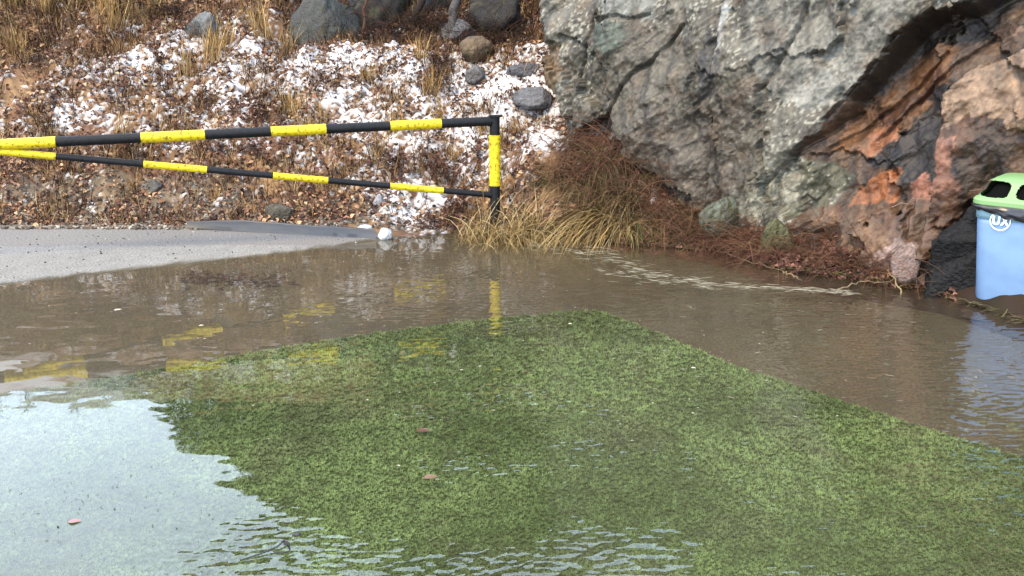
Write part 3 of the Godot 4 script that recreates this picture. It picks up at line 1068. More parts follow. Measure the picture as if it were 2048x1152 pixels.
# ---------------------------------------------------------------- rocks
func rocks() -> void:
	var m := relief(vmat(0.7, 0.4), tex.grain, tex.lumps, 1.2, 3.0)
	var grey := S(128, 130, 130, 0.32)
	var list := [
		["boulder", Vector3(-2.1, 1.62, -10.5), Vector3(0.42, 0.42, 0.4), S(108, 110, 104, 0.22), 5, 0.2, "large grey boulder at the top of the snowy slope left of the dark hollow", ""],
		["boulder", Vector3(-3.42, 1.68, -10.2), Vector3(0.2, 0.2, 0.2), S(138, 140, 138, 0.32), 8, 0.2, "grey boulder behind tall tan grass high on the left slope", ""],
		["boulder", Vector3(-0.62, 1.62, -10.5), Vector3(0.28, 0.16, 0.2), S(126, 126, 128, 0.32), 9, 0.1, "flat grey slab leaning at the foot of the dark hollow", ""],
		["boulder", Vector3(-0.35, 1.45, -9.75), Vector3(0.22, 0.14, 0.2), S(150, 124, 96, 0.32), 12, 0.3, "brown mossy stone above the snow beside the cliff", ""],
		["boulder", Vector3(0.22, 1.0, -8.85), Vector3(0.24, 0.12, 0.2), S(130, 130, 134, 0.34), 14, 0.1, "grey flat stone in the snow against the cliff edge", ""],
		["boulder", Vector3(0.12, 1.25, -9.25), Vector3(0.18, 0.1, 0.16), S(124, 124, 130, 0.34), 17, 0.1, "grey stone in the snow above the flat one beside the cliff", ""],
		["boulder", Vector3(-0.4, 1.2, -9.4), Vector3(0.14, 0.1, 0.12), S(140, 136, 136, 0.34), 19, 0.1, "small pale grey stone on the snow below the brown mossy stone", ""],
		["stone", Vector3(-3.2, 0.27, -7.9), Vector3(0.11, 0.09, 0.1), S(112, 108, 98, 0.32), 21, 0.2, "grey stone among dead leaves under the lower barrier pipe", ""],
		["stone", Vector3(-1.15, 0.2, -7.58), Vector3(0.065, 0.07, 0.06), S(190, 188, 190, 0.4), 23, 0.0, "pale angular stone on the bank below the lower barrier pipe", ""],
		["stone", Vector3(-2.0, 0.1, -7.5), Vector3(0.15, 0.1, 0.1), S(112, 104, 90, 0.3), 25, 0.3, "dull brown stone on the bank behind the grey plastic strip", ""],
		["boulder", Vector3(-1.55, 1.85, -10.95), Vector3(0.4, 0.42, 0.3), S(62, 52, 42, 0.17), 27, 0.4, "dark brown boulder in the hollow at the top of the slope", ""],
		["boulder", Vector3(-0.95, 1.9, -11.0), Vector3(0.3, 0.42, 0.3), S(74, 64, 54, 0.17), 29, 0.2, "dark grey upright boulder in the middle of the hollow", ""],
		["boulder", Vector3(-0.2, 1.85, -10.7), Vector3(0.35, 0.4, 0.3), S(60, 50, 42, 0.17), 31, 0.4, "dark mossy boulder between the hollow and the cliff", ""],
		["boulder", Vector3(-6.0, 3.25, -12.5), Vector3(0.42, 0.32, 0.3), Color(0.42, 0.42, 0.42), 41, 0.0, "pale snow covered boulder high on the slope, mirrored at the left", ""],
		["boulder", Vector3(-6.9, 3.1, -12.6), Vector3(0.3, 0.22, 0.25), Color(0.3, 0.29, 0.29), 43, 0.0, "smaller pale boulder left of the snow covered one up the slope", ""],
		["boulder", Vector3(1.93, 0.16, -6.26), Vector3(0.13, 0.16, 0.13), S(124, 124, 84, 0.3), 33, 0.6, "moss covered stone at the waterline below the cliff", ""],
		["boulder", Vector3(1.6, 0.24, -6.74), Vector3(0.16, 0.2, 0.14), S(132, 138, 120, 0.3), 35, 0.5, "lichen grey stone among brambles at the cliff foot", ""],
		["stone", Vector3(2.42, 0.0, -5.85), Vector3(0.13, 0.07, 0.07), S(122, 122, 116, 0.32), 37, 0.0, "flat grey stone lying in the water's edge among twigs", ""],
		["stone", Vector3(2.55, 0.16, -5.58), Vector3(0.12, 0.13, 0.1), S(206, 176, 164, 0.25), 39, 0.0, "pinkish white stone behind twigs beside the dark slab", ""],
	]
	for q in list:
		var o := put(q[0], boulder_mesh(q[4], q[2], q[3], S(96, 92, 58, 0.28), q[5] * 0.6), m)
		o.position = q[1]
		o.rotation = Vector3(rng.randf_range(-0.2, 0.2), rng.randf() * TAU, rng.randf_range(-0.2, 0.2))
		tag(o, q[6], "rock")
	# the smooth dark slab leaning beside the bin
	var fs := noise_of(71, 3.0, 4)
	var outline := [[-0.34, -0.12], [-0.36, 0.3], [-0.3, 0.38], [-0.14, 0.58], [0.02, 0.72], [0.4, 0.78], [0.52, 0.6], [0.5, -0.12]]
	var rings := []
	for r in [[0.0, 0.92], [0.05, 1.0], [0.26, 0.97], [0.31, 0.88]]:
		var ring := []
		for i in outline.size():
			var a := Vector2(outline[i][0], outline[i][1])
			var b := Vector2(outline[(i + 1) % outline.size()][0], outline[(i + 1) % outline.size()][1])
			for k in 6:
				var w := a.lerp(b, k / 6.0)
				w = Vector2(0.08, 0.3) + (w - Vector2(0.08, 0.3)) * r[1]
				w += Vector2(fs.get_noise_2d(w.x, w.y), fs.get_noise_2d(w.y + 9.0, w.x)) * 0.06
				ring.append(Vector3(w.x, w.y, -0.31 + r[0] + 0.08 * fs.get_noise_2d(w.x * 0.8, w.y * 0.8 + r[0] * 4.0)))
		rings.append(ring)
	var sm := relief(cmat(Color(0.011, 0.011, 0.012), 0.7, 0.25), tex.wear, tex.lumps, 2.0, 2.2)
	var slab := put("dark_slab", loft(rings), sm)
	slab.basis = Basis(E, Vector3.UP, N)
	slab.position = Vector3(2.86, 0.0, -5.2)
	tag(slab, "smooth charcoal dark rock slab leaning behind the pale blue bin", "rock")


# ---------------------------------------------------------------- the bank at the cliff foot
func bank_plants() -> void:
	var gm := vmat(0.8, 0.3)
	gm.backlight_enabled = true
	gm.backlight = Color(0.25, 0.22, 0.15)
	var straw := [S(204, 172, 112, 0.32), S(190, 156, 98, 0.32), S(222, 196, 142, 0.34), S(160, 128, 82, 0.3)]
	var dull := [S(150, 124, 88, 0.3), S(124, 98, 70, 0.27), S(172, 146, 106, 0.3), S(104, 88, 60, 0.26)]
	var red := [S(120, 80, 60, 0.3), S(98, 66, 52, 0.3), S(140, 100, 76, 0.32), S(80, 56, 46, 0.28)]
	var gp := [
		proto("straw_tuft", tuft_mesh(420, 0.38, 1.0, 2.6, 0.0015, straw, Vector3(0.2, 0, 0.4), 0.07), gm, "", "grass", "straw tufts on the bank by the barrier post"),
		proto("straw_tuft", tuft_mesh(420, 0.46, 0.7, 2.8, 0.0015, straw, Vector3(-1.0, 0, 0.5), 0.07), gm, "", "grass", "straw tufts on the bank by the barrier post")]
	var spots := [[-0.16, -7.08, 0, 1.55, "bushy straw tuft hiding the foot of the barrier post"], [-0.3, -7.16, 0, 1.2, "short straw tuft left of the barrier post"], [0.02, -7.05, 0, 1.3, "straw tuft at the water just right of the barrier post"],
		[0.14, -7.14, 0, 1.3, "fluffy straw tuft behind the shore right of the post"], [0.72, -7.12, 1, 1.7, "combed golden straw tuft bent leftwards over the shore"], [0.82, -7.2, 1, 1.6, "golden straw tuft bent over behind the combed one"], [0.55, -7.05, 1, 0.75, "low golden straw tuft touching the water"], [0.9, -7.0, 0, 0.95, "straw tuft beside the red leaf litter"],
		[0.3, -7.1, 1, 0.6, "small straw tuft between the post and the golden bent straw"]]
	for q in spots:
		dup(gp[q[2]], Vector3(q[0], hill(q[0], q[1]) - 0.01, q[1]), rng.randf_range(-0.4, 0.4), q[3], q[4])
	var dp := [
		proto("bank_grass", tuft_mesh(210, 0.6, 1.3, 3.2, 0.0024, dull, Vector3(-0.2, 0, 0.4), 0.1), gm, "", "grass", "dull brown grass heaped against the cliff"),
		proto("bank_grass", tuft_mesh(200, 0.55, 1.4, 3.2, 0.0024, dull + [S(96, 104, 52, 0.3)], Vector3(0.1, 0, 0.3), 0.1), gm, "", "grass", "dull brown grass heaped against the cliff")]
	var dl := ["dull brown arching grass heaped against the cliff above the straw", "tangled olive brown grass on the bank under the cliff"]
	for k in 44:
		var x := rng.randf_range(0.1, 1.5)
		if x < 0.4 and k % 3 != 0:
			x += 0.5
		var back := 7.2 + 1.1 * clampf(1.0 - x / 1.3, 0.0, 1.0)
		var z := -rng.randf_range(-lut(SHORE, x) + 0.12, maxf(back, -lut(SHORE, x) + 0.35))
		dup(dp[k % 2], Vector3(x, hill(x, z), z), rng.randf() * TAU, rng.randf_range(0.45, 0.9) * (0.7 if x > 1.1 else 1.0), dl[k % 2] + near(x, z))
	var gr := proto("green_plant", tuft_mesh(60, 0.22, 1.2, 1.6, 0.006, [S(74, 92, 48, 0.3), S(58, 78, 40, 0.3), S(104, 116, 60, 0.3)], Vector3.ZERO, 0.06), gm, "", "plant", "green leaves among the dead grass")
	for q in [[0.92, -7.25, 0.9, "dark green leafy plant low against the rock behind golden straw"], [0.78, -7.3, 0.8, "green leaves beside the dark green plant in dead grass"], [1.02, -6.86, 1.0, "bright green grass patch at the water below red leaves"], [1.28, -6.78, 0.8, "small green tuft at the waterline right of the bright patch"], [0.3, -7.6, 0.7, "green tinged tuft behind the post on the bank"], [2.28, -5.98, 0.5, "green sprig low on the mossy cliff foot"]]:
		dup(gr, Vector3(q[0], hill(q[0], q[1]), q[1]), rng.randf() * TAU, q[2], q[3])
	var bp := [
		proto("bramble", bramble_mesh(30, 0.95, red), gm, "", "bramble", "red brown brambles against the cliff"),
		proto("bramble", bramble_mesh(26, 0.65, red + dull), gm, "", "bramble", "red brown brambles against the cliff")]
	for k in 44:
		var x := rng.randf_range(0.4, 2.6)
		var z := lut(SHORE, x) - rng.randf_range(0.1, 0.45)
		var y := maxf(hill(x, z), 0.0)
		if x < 1.3:
			z = lerpf(lut(SHORE, x) - 0.32, -8.04 + 0.9 * (x - 0.37) + 0.12, rng.randf())
			y = hill(x, z) + (rng.randf_range(0.0, 0.2) if k % 2 == 0 else 0.0)
		dup(bp[k % 2], Vector3(x, y, z), rng.randf() * TAU, rng.randf_range(0.45, 0.85) * (0.75 if x > 1.7 else 1.0), ("red brown leafless bramble tangled at the cliff foot" if k % 2 else "thin twiggy bramble arching before the rock") + near(x, z))
	# fallen red leaves at the cliff foot
	var xf := []
	var cols := PackedColorArray()
	for k in 5200:
		var x := rng.randf_range(0.2, 2.75)
		var z := lut(SHORE, x) - absf(rng.randfn(0.0, 0.28)) + 0.04
		if x < 0.9 and rng.randf() < 0.6:
			continue
		var y := hill(x, z)
		xf.append(Transform3D(rand_basis(rng.randf_range(0.02, 0.055), 0.9), Vector3(x, y + rng.randf() * 0.03, z)))
		var col: Color = [S(140, 96, 84, 0.32), S(112, 74, 62, 0.3), S(166, 122, 104, 0.34), S(90, 60, 46, 0.3)][rng.randi() % 4]
		cols.append(col * rng.randf_range(0.6, 1.3))
	scatter("leaf_litter", leaf_mesh(Color.WHITE), vmat(0.75, 0.35), xf, cols, "red brown fallen leaves along the foot of the cliff", "leaves")


# ---------------------------------------------------------------- the snowy slope
func slope_plants() -> void:
	var gm := vmat(0.8, 0.3)
	gm.backlight_enabled = true
	gm.backlight = Color(0.25, 0.22, 0.15)
	var xf := []
	var cols := PackedColorArray()
	var lc := [S(150, 106, 84, 0.32), S(118, 78, 62, 0.3), S(176, 136, 104, 0.34), S(92, 64, 52, 0.3), S(136, 96, 64, 0.32), S(196, 160, 120, 0.34), S(84, 62, 62, 0.3)]
	var fn := noise_of(81, 1.6, 3)
	for k in 100000:
		var x := rng.randf_range(-7.0, 0.6)
		var z := rng.randf_range(-11.3, -7.3)
		var d := lut(SHORE, x) - z
		if x > 0.25 and z > -8.1:
			continue
		var keep := 0.5 + fn.get_noise_2d(x, z) - 0.2 * clampf(snow_amount(x, z), 0.0, 1.4)
		if rng.randf() > keep + 0.2 or d < 0.05:
			continue
		var y := hill(x, z)
		xf.append(Transform3D(rand_basis(0.014 + 0.05 * pow(rng.randf(), 2.2), 1.0), Vector3(x, y + 0.008 + rng.randf() * 0.025, z)))
		cols.append(lc[rng.randi() % lc.size()] * rng.randf_range(0.7, 1.45))
	scatter("leaf_litter", leaf_mesh(Color.WHITE), vmat(0.75, 0.35), xf, cols, "brown dead leaves strewn over the snowy slope", "leaves")
	# clumps of dead stems too many to count
	xf = []
	cols = PackedColorArray()
	var stems := tuft_mesh(8, 1.0, 0.9, 0.8, 0.011, [Color.WHITE], Vector3.ZERO, 0.12)
	for k in 26000:
		var x := rng.randf_range(-7.0, 0.4)
		var z := rng.randf_range(-11.3, -7.35)
		if x > 0.0 and z > -7.9:
			continue
		var keep := 0.42 + fn.get_noise_2d(x + 20.0, z) * 1.2 - 0.15 * snow_amount(x, z)
		if z > -7.9:
			keep -= 0.1
		if x < -4.0 and z < -9.6:
			keep += 0.4
		if rng.randf() > keep:
			continue
		xf.append(Transform3D(rand_basis(0.05 + 0.2 * pow(rng.randf(), 2.0), 0.4), Vector3(x, hill(x, z), z)))
		var col: Color = [S(190, 148, 98, 0.33), S(164, 122, 78, 0.32), S(130, 92, 66, 0.3), S(204, 172, 122, 0.34), S(100, 72, 58, 0.3)][rng.randi() % 5]
		cols.append(col * rng.randf_range(0.6, 1.25))
	scatter("dead_grass", stems, gm, xf, cols, "short dead grass standing in the snow across the slope", "grass")
	# gravel at the toe on the left
	xf = []
	cols = PackedColorArray()
	for k in 5000:
		var x := rng.randf_range(-6.0, -0.8)
		var z := -7.25 - absf(rng.randfn(0.0, 0.3))
		if x > -2.6 and rng.randf() < 0.5:
			continue
		xf.append(Transform3D(rand_basis(1.0, 1.0) * Basis.from_scale(Vector3(rng.randf_range(0.01, 0.035), rng.randf_range(0.008, 0.02), rng.randf_range(0.01, 0.03))), Vector3(x, maxf(hill(x, z), floor_height(x, z)) + 0.004, z)))
		var col: Color = [S(150, 140, 126, 0.32), S(120, 106, 92, 0.3), S(176, 166, 152, 0.34), S(92, 82, 72, 0.3), S(140, 112, 86, 0.3)][rng.randi() % 5]
		cols.append(col * rng.randf_range(0.7, 1.25))
	var pebble := boulder_pebble()
	scatter("gravel", pebble, vmat(0.8, 0.3), xf, cols, "grey brown gravel along the toe of the bank behind the road", "gravel")
	xf = []
	cols = PackedColorArray()
	for k in 900:
		var x := rng.randf_range(-5.5, -0.9)
		var z := -5.0 - 2.3 * rng.randf()
		if z > lut(ROAD_EDGE, x) - 0.02 or z < -7.28:
			continue
		var size := 0.0025 + 0.008 * pow(rng.randf(), 3.0)
		xf.append(Transform3D(rand_basis(size, 0.6), Vector3(x, floor_height(x, z) + size * 0.3, z)))
		var col: Color = [S(110, 100, 90, 0.2), S(70, 62, 56, 0.2), S(226, 220, 210, 0.25), S(130, 100, 74, 0.22)][rng.randi() % 4]
		cols.append(col)
	scatter("road_grit", pebble, vmat(0.8, 0.3), xf, cols, "loose grit and crumbs lying on the dry pale asphalt", "grit")
	# countable plants
	var tan := [S(206, 164, 100, 0.34), S(184, 140, 84, 0.33), S(222, 188, 132, 0.36)]
	var tp := []
	for k in 3:
		tp.append(proto("tan_grass", tuft_mesh(80, 0.46, 0.6, 0.8, 0.0032, tan, Vector3(0.1, 0, 0), 0.06), gm, "", "grass", "tall tan grass on the snowy slope"))
	var tall := [[-4.53, -10.42, 1.3], [-4.4, -10.3, 1.1], [-3.17, -9.97, 1.0], [-3.14, -9.6, 0.8], [-2.72, -10.12, 1.0], [-1.22, -8.26, 0.7], [-1.1, -8.4, 0.8], [-5.3, -10.5, 1.0], [-5.34, -9.9, 0.8], [-0.81, -8.99, 0.7], [-3.79, -8.66, 0.7], [-2.12, -8.77, 0.8], [-3.35, -9.48, 0.9], [-3.2, -9.75, 1.0], [-2.0, -8.5, 0.7], [-1.85, -8.7, 0.6], [-0.7, -8.6, 0.7], [-0.55, -8.2, 0.6], [-2.45, -10.0, 0.8], [-0.95, -9.5, 0.7], [-2.9, -10.3, 0.9], [-5.8, -10.2, 1.0], [-4.9, -10.7, 1.1], [-6.1, -10.6, 1.1], [-0.28, -8.5, 0.6], [0.05, -8.4, 0.55], [-1.5, -9.3, 0.6], [-2.6, -7.7, 0.35], [-1.7, -7.8, 0.35], [-3.4, -7.9, 0.4], [-5.7, -10.8, 1.2], [-4.1, -10.6, 0.9]]
	for k in tall.size():
		var q: Array = tall[k]
		dup(tp[k % 3], Vector3(q[0], hill(q[0], q[1]), q[1]), rng.randf() * TAU, q[2], "tall tan grass tuft in patchy snow" + near(q[0], q[1]) if q[1] < -8.3 else "short tan grass tuft behind the striped barrier")
	var wc := [S(92, 64, 54, 0.3), S(112, 76, 58, 0.3), S(70, 52, 48, 0.28)]
	var wp := []
	for k in 4:
		wp.append(proto("weed_stalk", stalk_mesh(5, 0.34, wc, k % 2 == 0), gm, "", "weed", "dark dead weeds on the snowy slope"))
	var n := 0
	var wspots := [[-3.69, -9.56], [-4.34, -8.95], [-1.11, -8.05], [-0.8, -8.11], [-2.42, -8.58], [-4.83, -9.4], [-1.87, -9.05], [-3.02, -10.24], [-3.53, -8.2], [-0.9, -7.95], [-0.6, -7.9], [-0.75, -7.75], [-0.45, -7.6], [-1.0, -7.7], [-0.55, -7.35], [-0.7, -7.4], [-1.3, -8.3]]
	for k in 120:
		var x := rng.randf_range(-6.3, 0.1)
		var z := rng.randf_range(-10.6, -7.6)
		if k < wspots.size():
			x = wspots[k][0]
			z = wspots[k][1]
		elif fn.get_noise_2d(x * 0.7 - 30.0, z * 0.7) < 0.0:
			continue
		dup(wp[k % 4], Vector3(x, hill(x, z), z), rng.randf() * TAU, rng.randf_range(0.6, 1.15), ("dark dead weed with seed heads in patchy snow" if k % 2 == 0 else "thin dark dead weed twig in patchy snow") + near(x, z))
		n += 1
	# roots and dark shrubs in the hollow at the top
	var rm := relief(vmat(0.8, 0.3), tex.grain, tex.lumps, 1.0, 3.0)
	for q in [[Vector3(-0.75, 1.45, -10.3), Vector3(-0.55, 2.3, -10.9), 0.06, S(122, 116, 112, 0.3), "grey slanting tree root above the flat slab in the hollow"], [Vector3(-1.75, 1.5, -10.4), Vector3(-1.55, 2.3, -10.7), 0.02, S(120, 84, 60, 0.3), "thin brown sapling stem beside the large grey boulder"], [Vector3(-0.45, 1.35, -9.9), Vector3(0.2, 1.3, -9.6), 0.012, S(140, 112, 90, 0.3), "pale dead branch lying at the top of the snow by the cliff"], [Vector3(-1.1, 1.5, -10.5), Vector3(-1.0, 2.4, -10.8), 0.045, S(66, 54, 46, 0.28), "dark brown root hanging in the middle of the hollow"]]:
		var b := MB.new()
		var pts := PackedVector3Array()
		for i in 9:
			pts.append((q[0] as Vector3).lerp(q[1], i / 8.0) + Vector3(rng.randf_range(-1, 1), rng.randf_range(-1, 1), rng.randf_range(-1, 1)) * 0.035)
		b.tube(pts, q[2], q[2] * 0.7, 8, q[3], q[3] * 0.9)
		tag(put("tree_root", b.mesh(), rm), q[4], "root")
	var dk := [S(64, 46, 38, 0.28), S(52, 42, 32, 0.28), S(92, 66, 50, 0.28)]
	var sp := proto("dark_shrub", bramble_mesh(60, 0.7, dk), gm, "", "shrub", "dark shrubs along the top of the slope")
	for q in [[-1.3, -10.5], [-1.6, -10.4], [-1.0, -10.6], [-0.25, -10.4], [-0.7, -10.7], [-0.1, -10.3], [0.2, -10.1], [-1.8, -11.0], [-3.9, -10.7], [-4.8, -10.9], [-2.6, -11.0], [-5.9, -11.0]]:
		dup(sp, Vector3(q[0], hill(q[0], q[1]), q[1]), rng.randf() * TAU, rng.randf_range(0.7, 1.1), "dark leafless shrub at the top" + near(q[0], q[1]))


func boulder_pebble() -> ArrayMesh:
	var st := SurfaceTool.new()
	st.begin(Mesh.PRIMITIVE_TRIANGLES)
	var v := [Vector3(1, 0.1, 0.2), Vector3(-0.9, 0, -0.3), Vector3(0.1, 1, 0.1), Vector3(0, -1, 0), Vector3(0.2, 0.2, 1), Vector3(-0.2, 0.1, -1)]
	for t in [[0, 2, 4], [4, 2, 1], [1, 2, 5], [5, 2, 0], [4, 3, 0], [1, 3, 4], [5, 3, 1], [0, 3, 5]]:
		var a: Vector3 = v[t[0]]
		var nn := ((v[t[2]] - a) as Vector3).cross(v[t[1]] - a).normalized()
		for i in [0, 2, 1]:
			st.set_color(Color.WHITE)
			st.set_normal(-nn if nn.dot(a) < 0 else nn)
			st.add_vertex(v[t[i]])
	return st.commit()


# ---------------------------------------------------------------- things along the shore
func shore_things() -> void:
	# grey plastic strip: a shallow trough lying on its side at the road's end
	var a := Vector3(-2.72, 0.05, -7.26)
	var b := Vector3(-1.1, 0.0, -6.99)
	var dir := (b - a).normalized()
	var outw := dir.cross(Vector3.UP).normalized() * -1.0
	var fs := noise_of(91, 1.2, 2)
	var p := PackedVector3Array()
	var c := PackedColorArray()
	var nu := 80
	for j in 17:
		var inside := j > 8
		var k := (16 - j if inside else j) / 8.0
		for i in nu:
			var t := float(i) / (nu - 1)
			var tall := lerpf(0.05, 0.092, smoothstep(0.0, 0.3, t)) + 0.003 * fs.get_noise_1d(t * 4.0)
			var q := a.lerp(b, t) + Vector3(0, 0.012 * fs.get_noise_1d(t * 3.0 + 5.0) * (1.0 - t), 0)
			var bow := -0.035 * sin(k * PI) + (0.006 if inside else 0.0)
			p.append(q + Vector3.UP * (k * tall - 0.01) - outw * (bow * 0.08 + (0.02 if outw.z > 0.0 else -0.02) * k))
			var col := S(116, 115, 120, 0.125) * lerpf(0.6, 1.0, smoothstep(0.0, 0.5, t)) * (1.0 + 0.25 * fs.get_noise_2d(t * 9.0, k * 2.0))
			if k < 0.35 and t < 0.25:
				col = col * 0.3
			if k < 0.4 and ((t > 0.78 and t < 0.81) or (t > 0.85 and t < 0.91)):
				col = S(30, 32, 48, 0.3)
			c.append(col)
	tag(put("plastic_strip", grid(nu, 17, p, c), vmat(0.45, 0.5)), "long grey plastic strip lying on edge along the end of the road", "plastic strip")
	var lump := put("snow_lump", boulder_mesh(95, Vector3(0.062, 0.055, 0.05), Color(0.5, 0.5, 0.5), Color(0.5, 0.5, 0.5), 0.0, 4), relief(vmat(0.8, 0.3), tex.grain, tex.lumps, 0.8, 6.0))
	lump.position = Vector3(-1.03, 0.035, -7.02)
	tag(lump, "white snow lump at the right end of the grey plastic strip", "snow")
	var lump2 := put("snow_lump", boulder_mesh(96, Vector3(0.06, 0.03, 0.05), Color(0.72, 0.72, 0.72), Color(0.7, 0.7, 0.72), 0.0, 4), lump.material_override)
	lump2.position = Vector3(-1.2, 0.07, -7.1)
	tag(lump2, "small snow lump behind the grey plastic strip near its end", "snow")
	# branches at the waterline
	var bm := vmat(0.75, 0.35)
	for q in [[[Vector3(1.55, 0.03, -6.45), Vector3(1.75, 0.02, -6.1), Vector3(1.93, 0.0, -5.85)], 0.006, S(158, 130, 98, 0.32), "thin pale branch reaching from the bank into the water"],
			[[Vector3(2.35, 0.14, -6.25), Vector3(2.1, 0.06, -6.0), Vector3(1.9, 0.0, -5.86), Vector3(1.86, -0.01, -5.82)], 0.006, S(120, 78, 62, 0.3), "red brown twig crossing the thin pale branch at the waterline"],
			[[Vector3(1.86, 0.01, -5.93), Vector3(1.9, 0.012, -5.86), Vector3(1.95, 0.0, -5.78)], 0.008, S(190, 160, 120, 0.34), "short pale stub where two branches cross in the water"],
			[[Vector3(2.1, 0.01, -5.5), Vector3(2.3, 0.02, -5.62), Vector3(2.55, 0.03, -5.6)], 0.007, S(186, 166, 130, 0.34), "pale stick floating in front of the flat grey stone"],
			[[Vector3(2.48, 0.0, -5.42), Vector3(2.46, 0.07, -5.5), Vector3(2.44, 0.1, -5.6)], 0.008, S(200, 178, 130, 0.34), "straw coloured stick standing in the water's edge"],
			[[Vector3(2.35, 0.1, -5.9), Vector3(2.55, 0.1, -5.75), Vector3(2.75, 0.09, -5.6)], 0.006, S(96, 62, 52, 0.28), "dark red twig lying across the pinkish stone"],
			[[Vector3(2.5, 0.5, -5.75), Vector3(2.7, 0.6, -5.6), Vector3(2.9, 0.66, -5.42)], 0.005, S(180, 150, 130, 0.32), "grey pink twig reaching towards the green lid"],
			[[Vector3(2.6, 0.02, -5.75), Vector3(2.58, 0.3, -5.7), Vector3(2.64, 0.55, -5.72)], 0.006, S(90, 62, 52, 0.28), "dark upright twig beside the dark slab"],
			[[Vector3(2.72, 0.03, -5.2), Vector3(2.84, 0.02, -5.0), Vector3(2.98, 0.01, -4.86)], 0.012, S(92, 78, 56, 0.28), "wet brown stick along the foot of the bin"]]:
		var mb := MB.new()
		var cv := Curve3D.new()
		for w in q[0]:
			cv.add_point(w)
		var pts := PackedVector3Array()
		for i in 13:
			pts.append(cv.sample_baked(cv.get_baked_length() * i / 12.0) + Vector3(rng.randf_range(-1, 1), rng.randf_range(-1, 1), rng.randf_range(-1, 1)) * 0.012)
		mb.tube(pts, q[1] * 0.7, q[1] * 0.35, 6, q[2] * 0.6, q[2] * 0.6)
		tag(put("branch", mb.mesh(), bm), q[3], "branch")
	# matted wet straw along the foot of slab and bin
	var xf := []
	var cols := PackedColorArray()
	var mat_blade := MB.new()
	mat_blade.blade(PackedVector3Array([Vector3(-0.5, 0, 0), Vector3(-0.2, 0.06, 0.03), Vector3(0.2, 0.05, -0.03), Vector3(0.5, 0, 0)]), 0.022, Vector3(0, 0, 1), Color(0.8, 0.8, 0.8), Color.WHITE)
	for k in 1300:
		var x := rng.randf_range(-0.4, 3.1)
		var z := lut(SHORE, x) + rng.randfn(0.0, 0.035)
		xf.append(Transform3D(Basis(Vector3.UP, rng.randfn(-0.7 if x > 1.6 else -0.2, 0.6)) * Basis(Vector3.FORWARD, rng.randf_range(-0.25, 0.25)) * Basis.from_scale(Vector3.ONE * rng.randf_range(0.05, 0.16)), Vector3(x, rng.randf_range(0.0, 0.03), z)))
		var col: Color = [S(176, 158, 104, 0.26), S(130, 112, 70, 0.24), S(120, 100, 64, 0.28), S(132, 146, 76, 0.3), S(92, 70, 50, 0.28)][rng.randi() % 5]
		cols.append(col * rng.randf_range(0.6, 1.2))
	scatter("matted_straw", mat_blade.mesh(), bm, xf, cols, "matted wet straw along the waterline below cliff and bin", "straw")
	# dark earth bank under the bin
	var earth := put("earth_mound", boulder_mesh(98, Vector3(0.62, 0.075, 0.36), S(84, 66, 46, 0.26), S(60, 48, 34, 0.26), 0.3, 5), relief(vmat(0.7, 0.4), tex.grain, tex.lumps, 1.5, 4.0))
	earth.basis = Basis(E, Vector3.UP, N)
	earth.position = Vector3(3.13, -0.03, -5.1)
	tag(earth, "low dark wet earth mound that carries the pale blue bin", "earth")


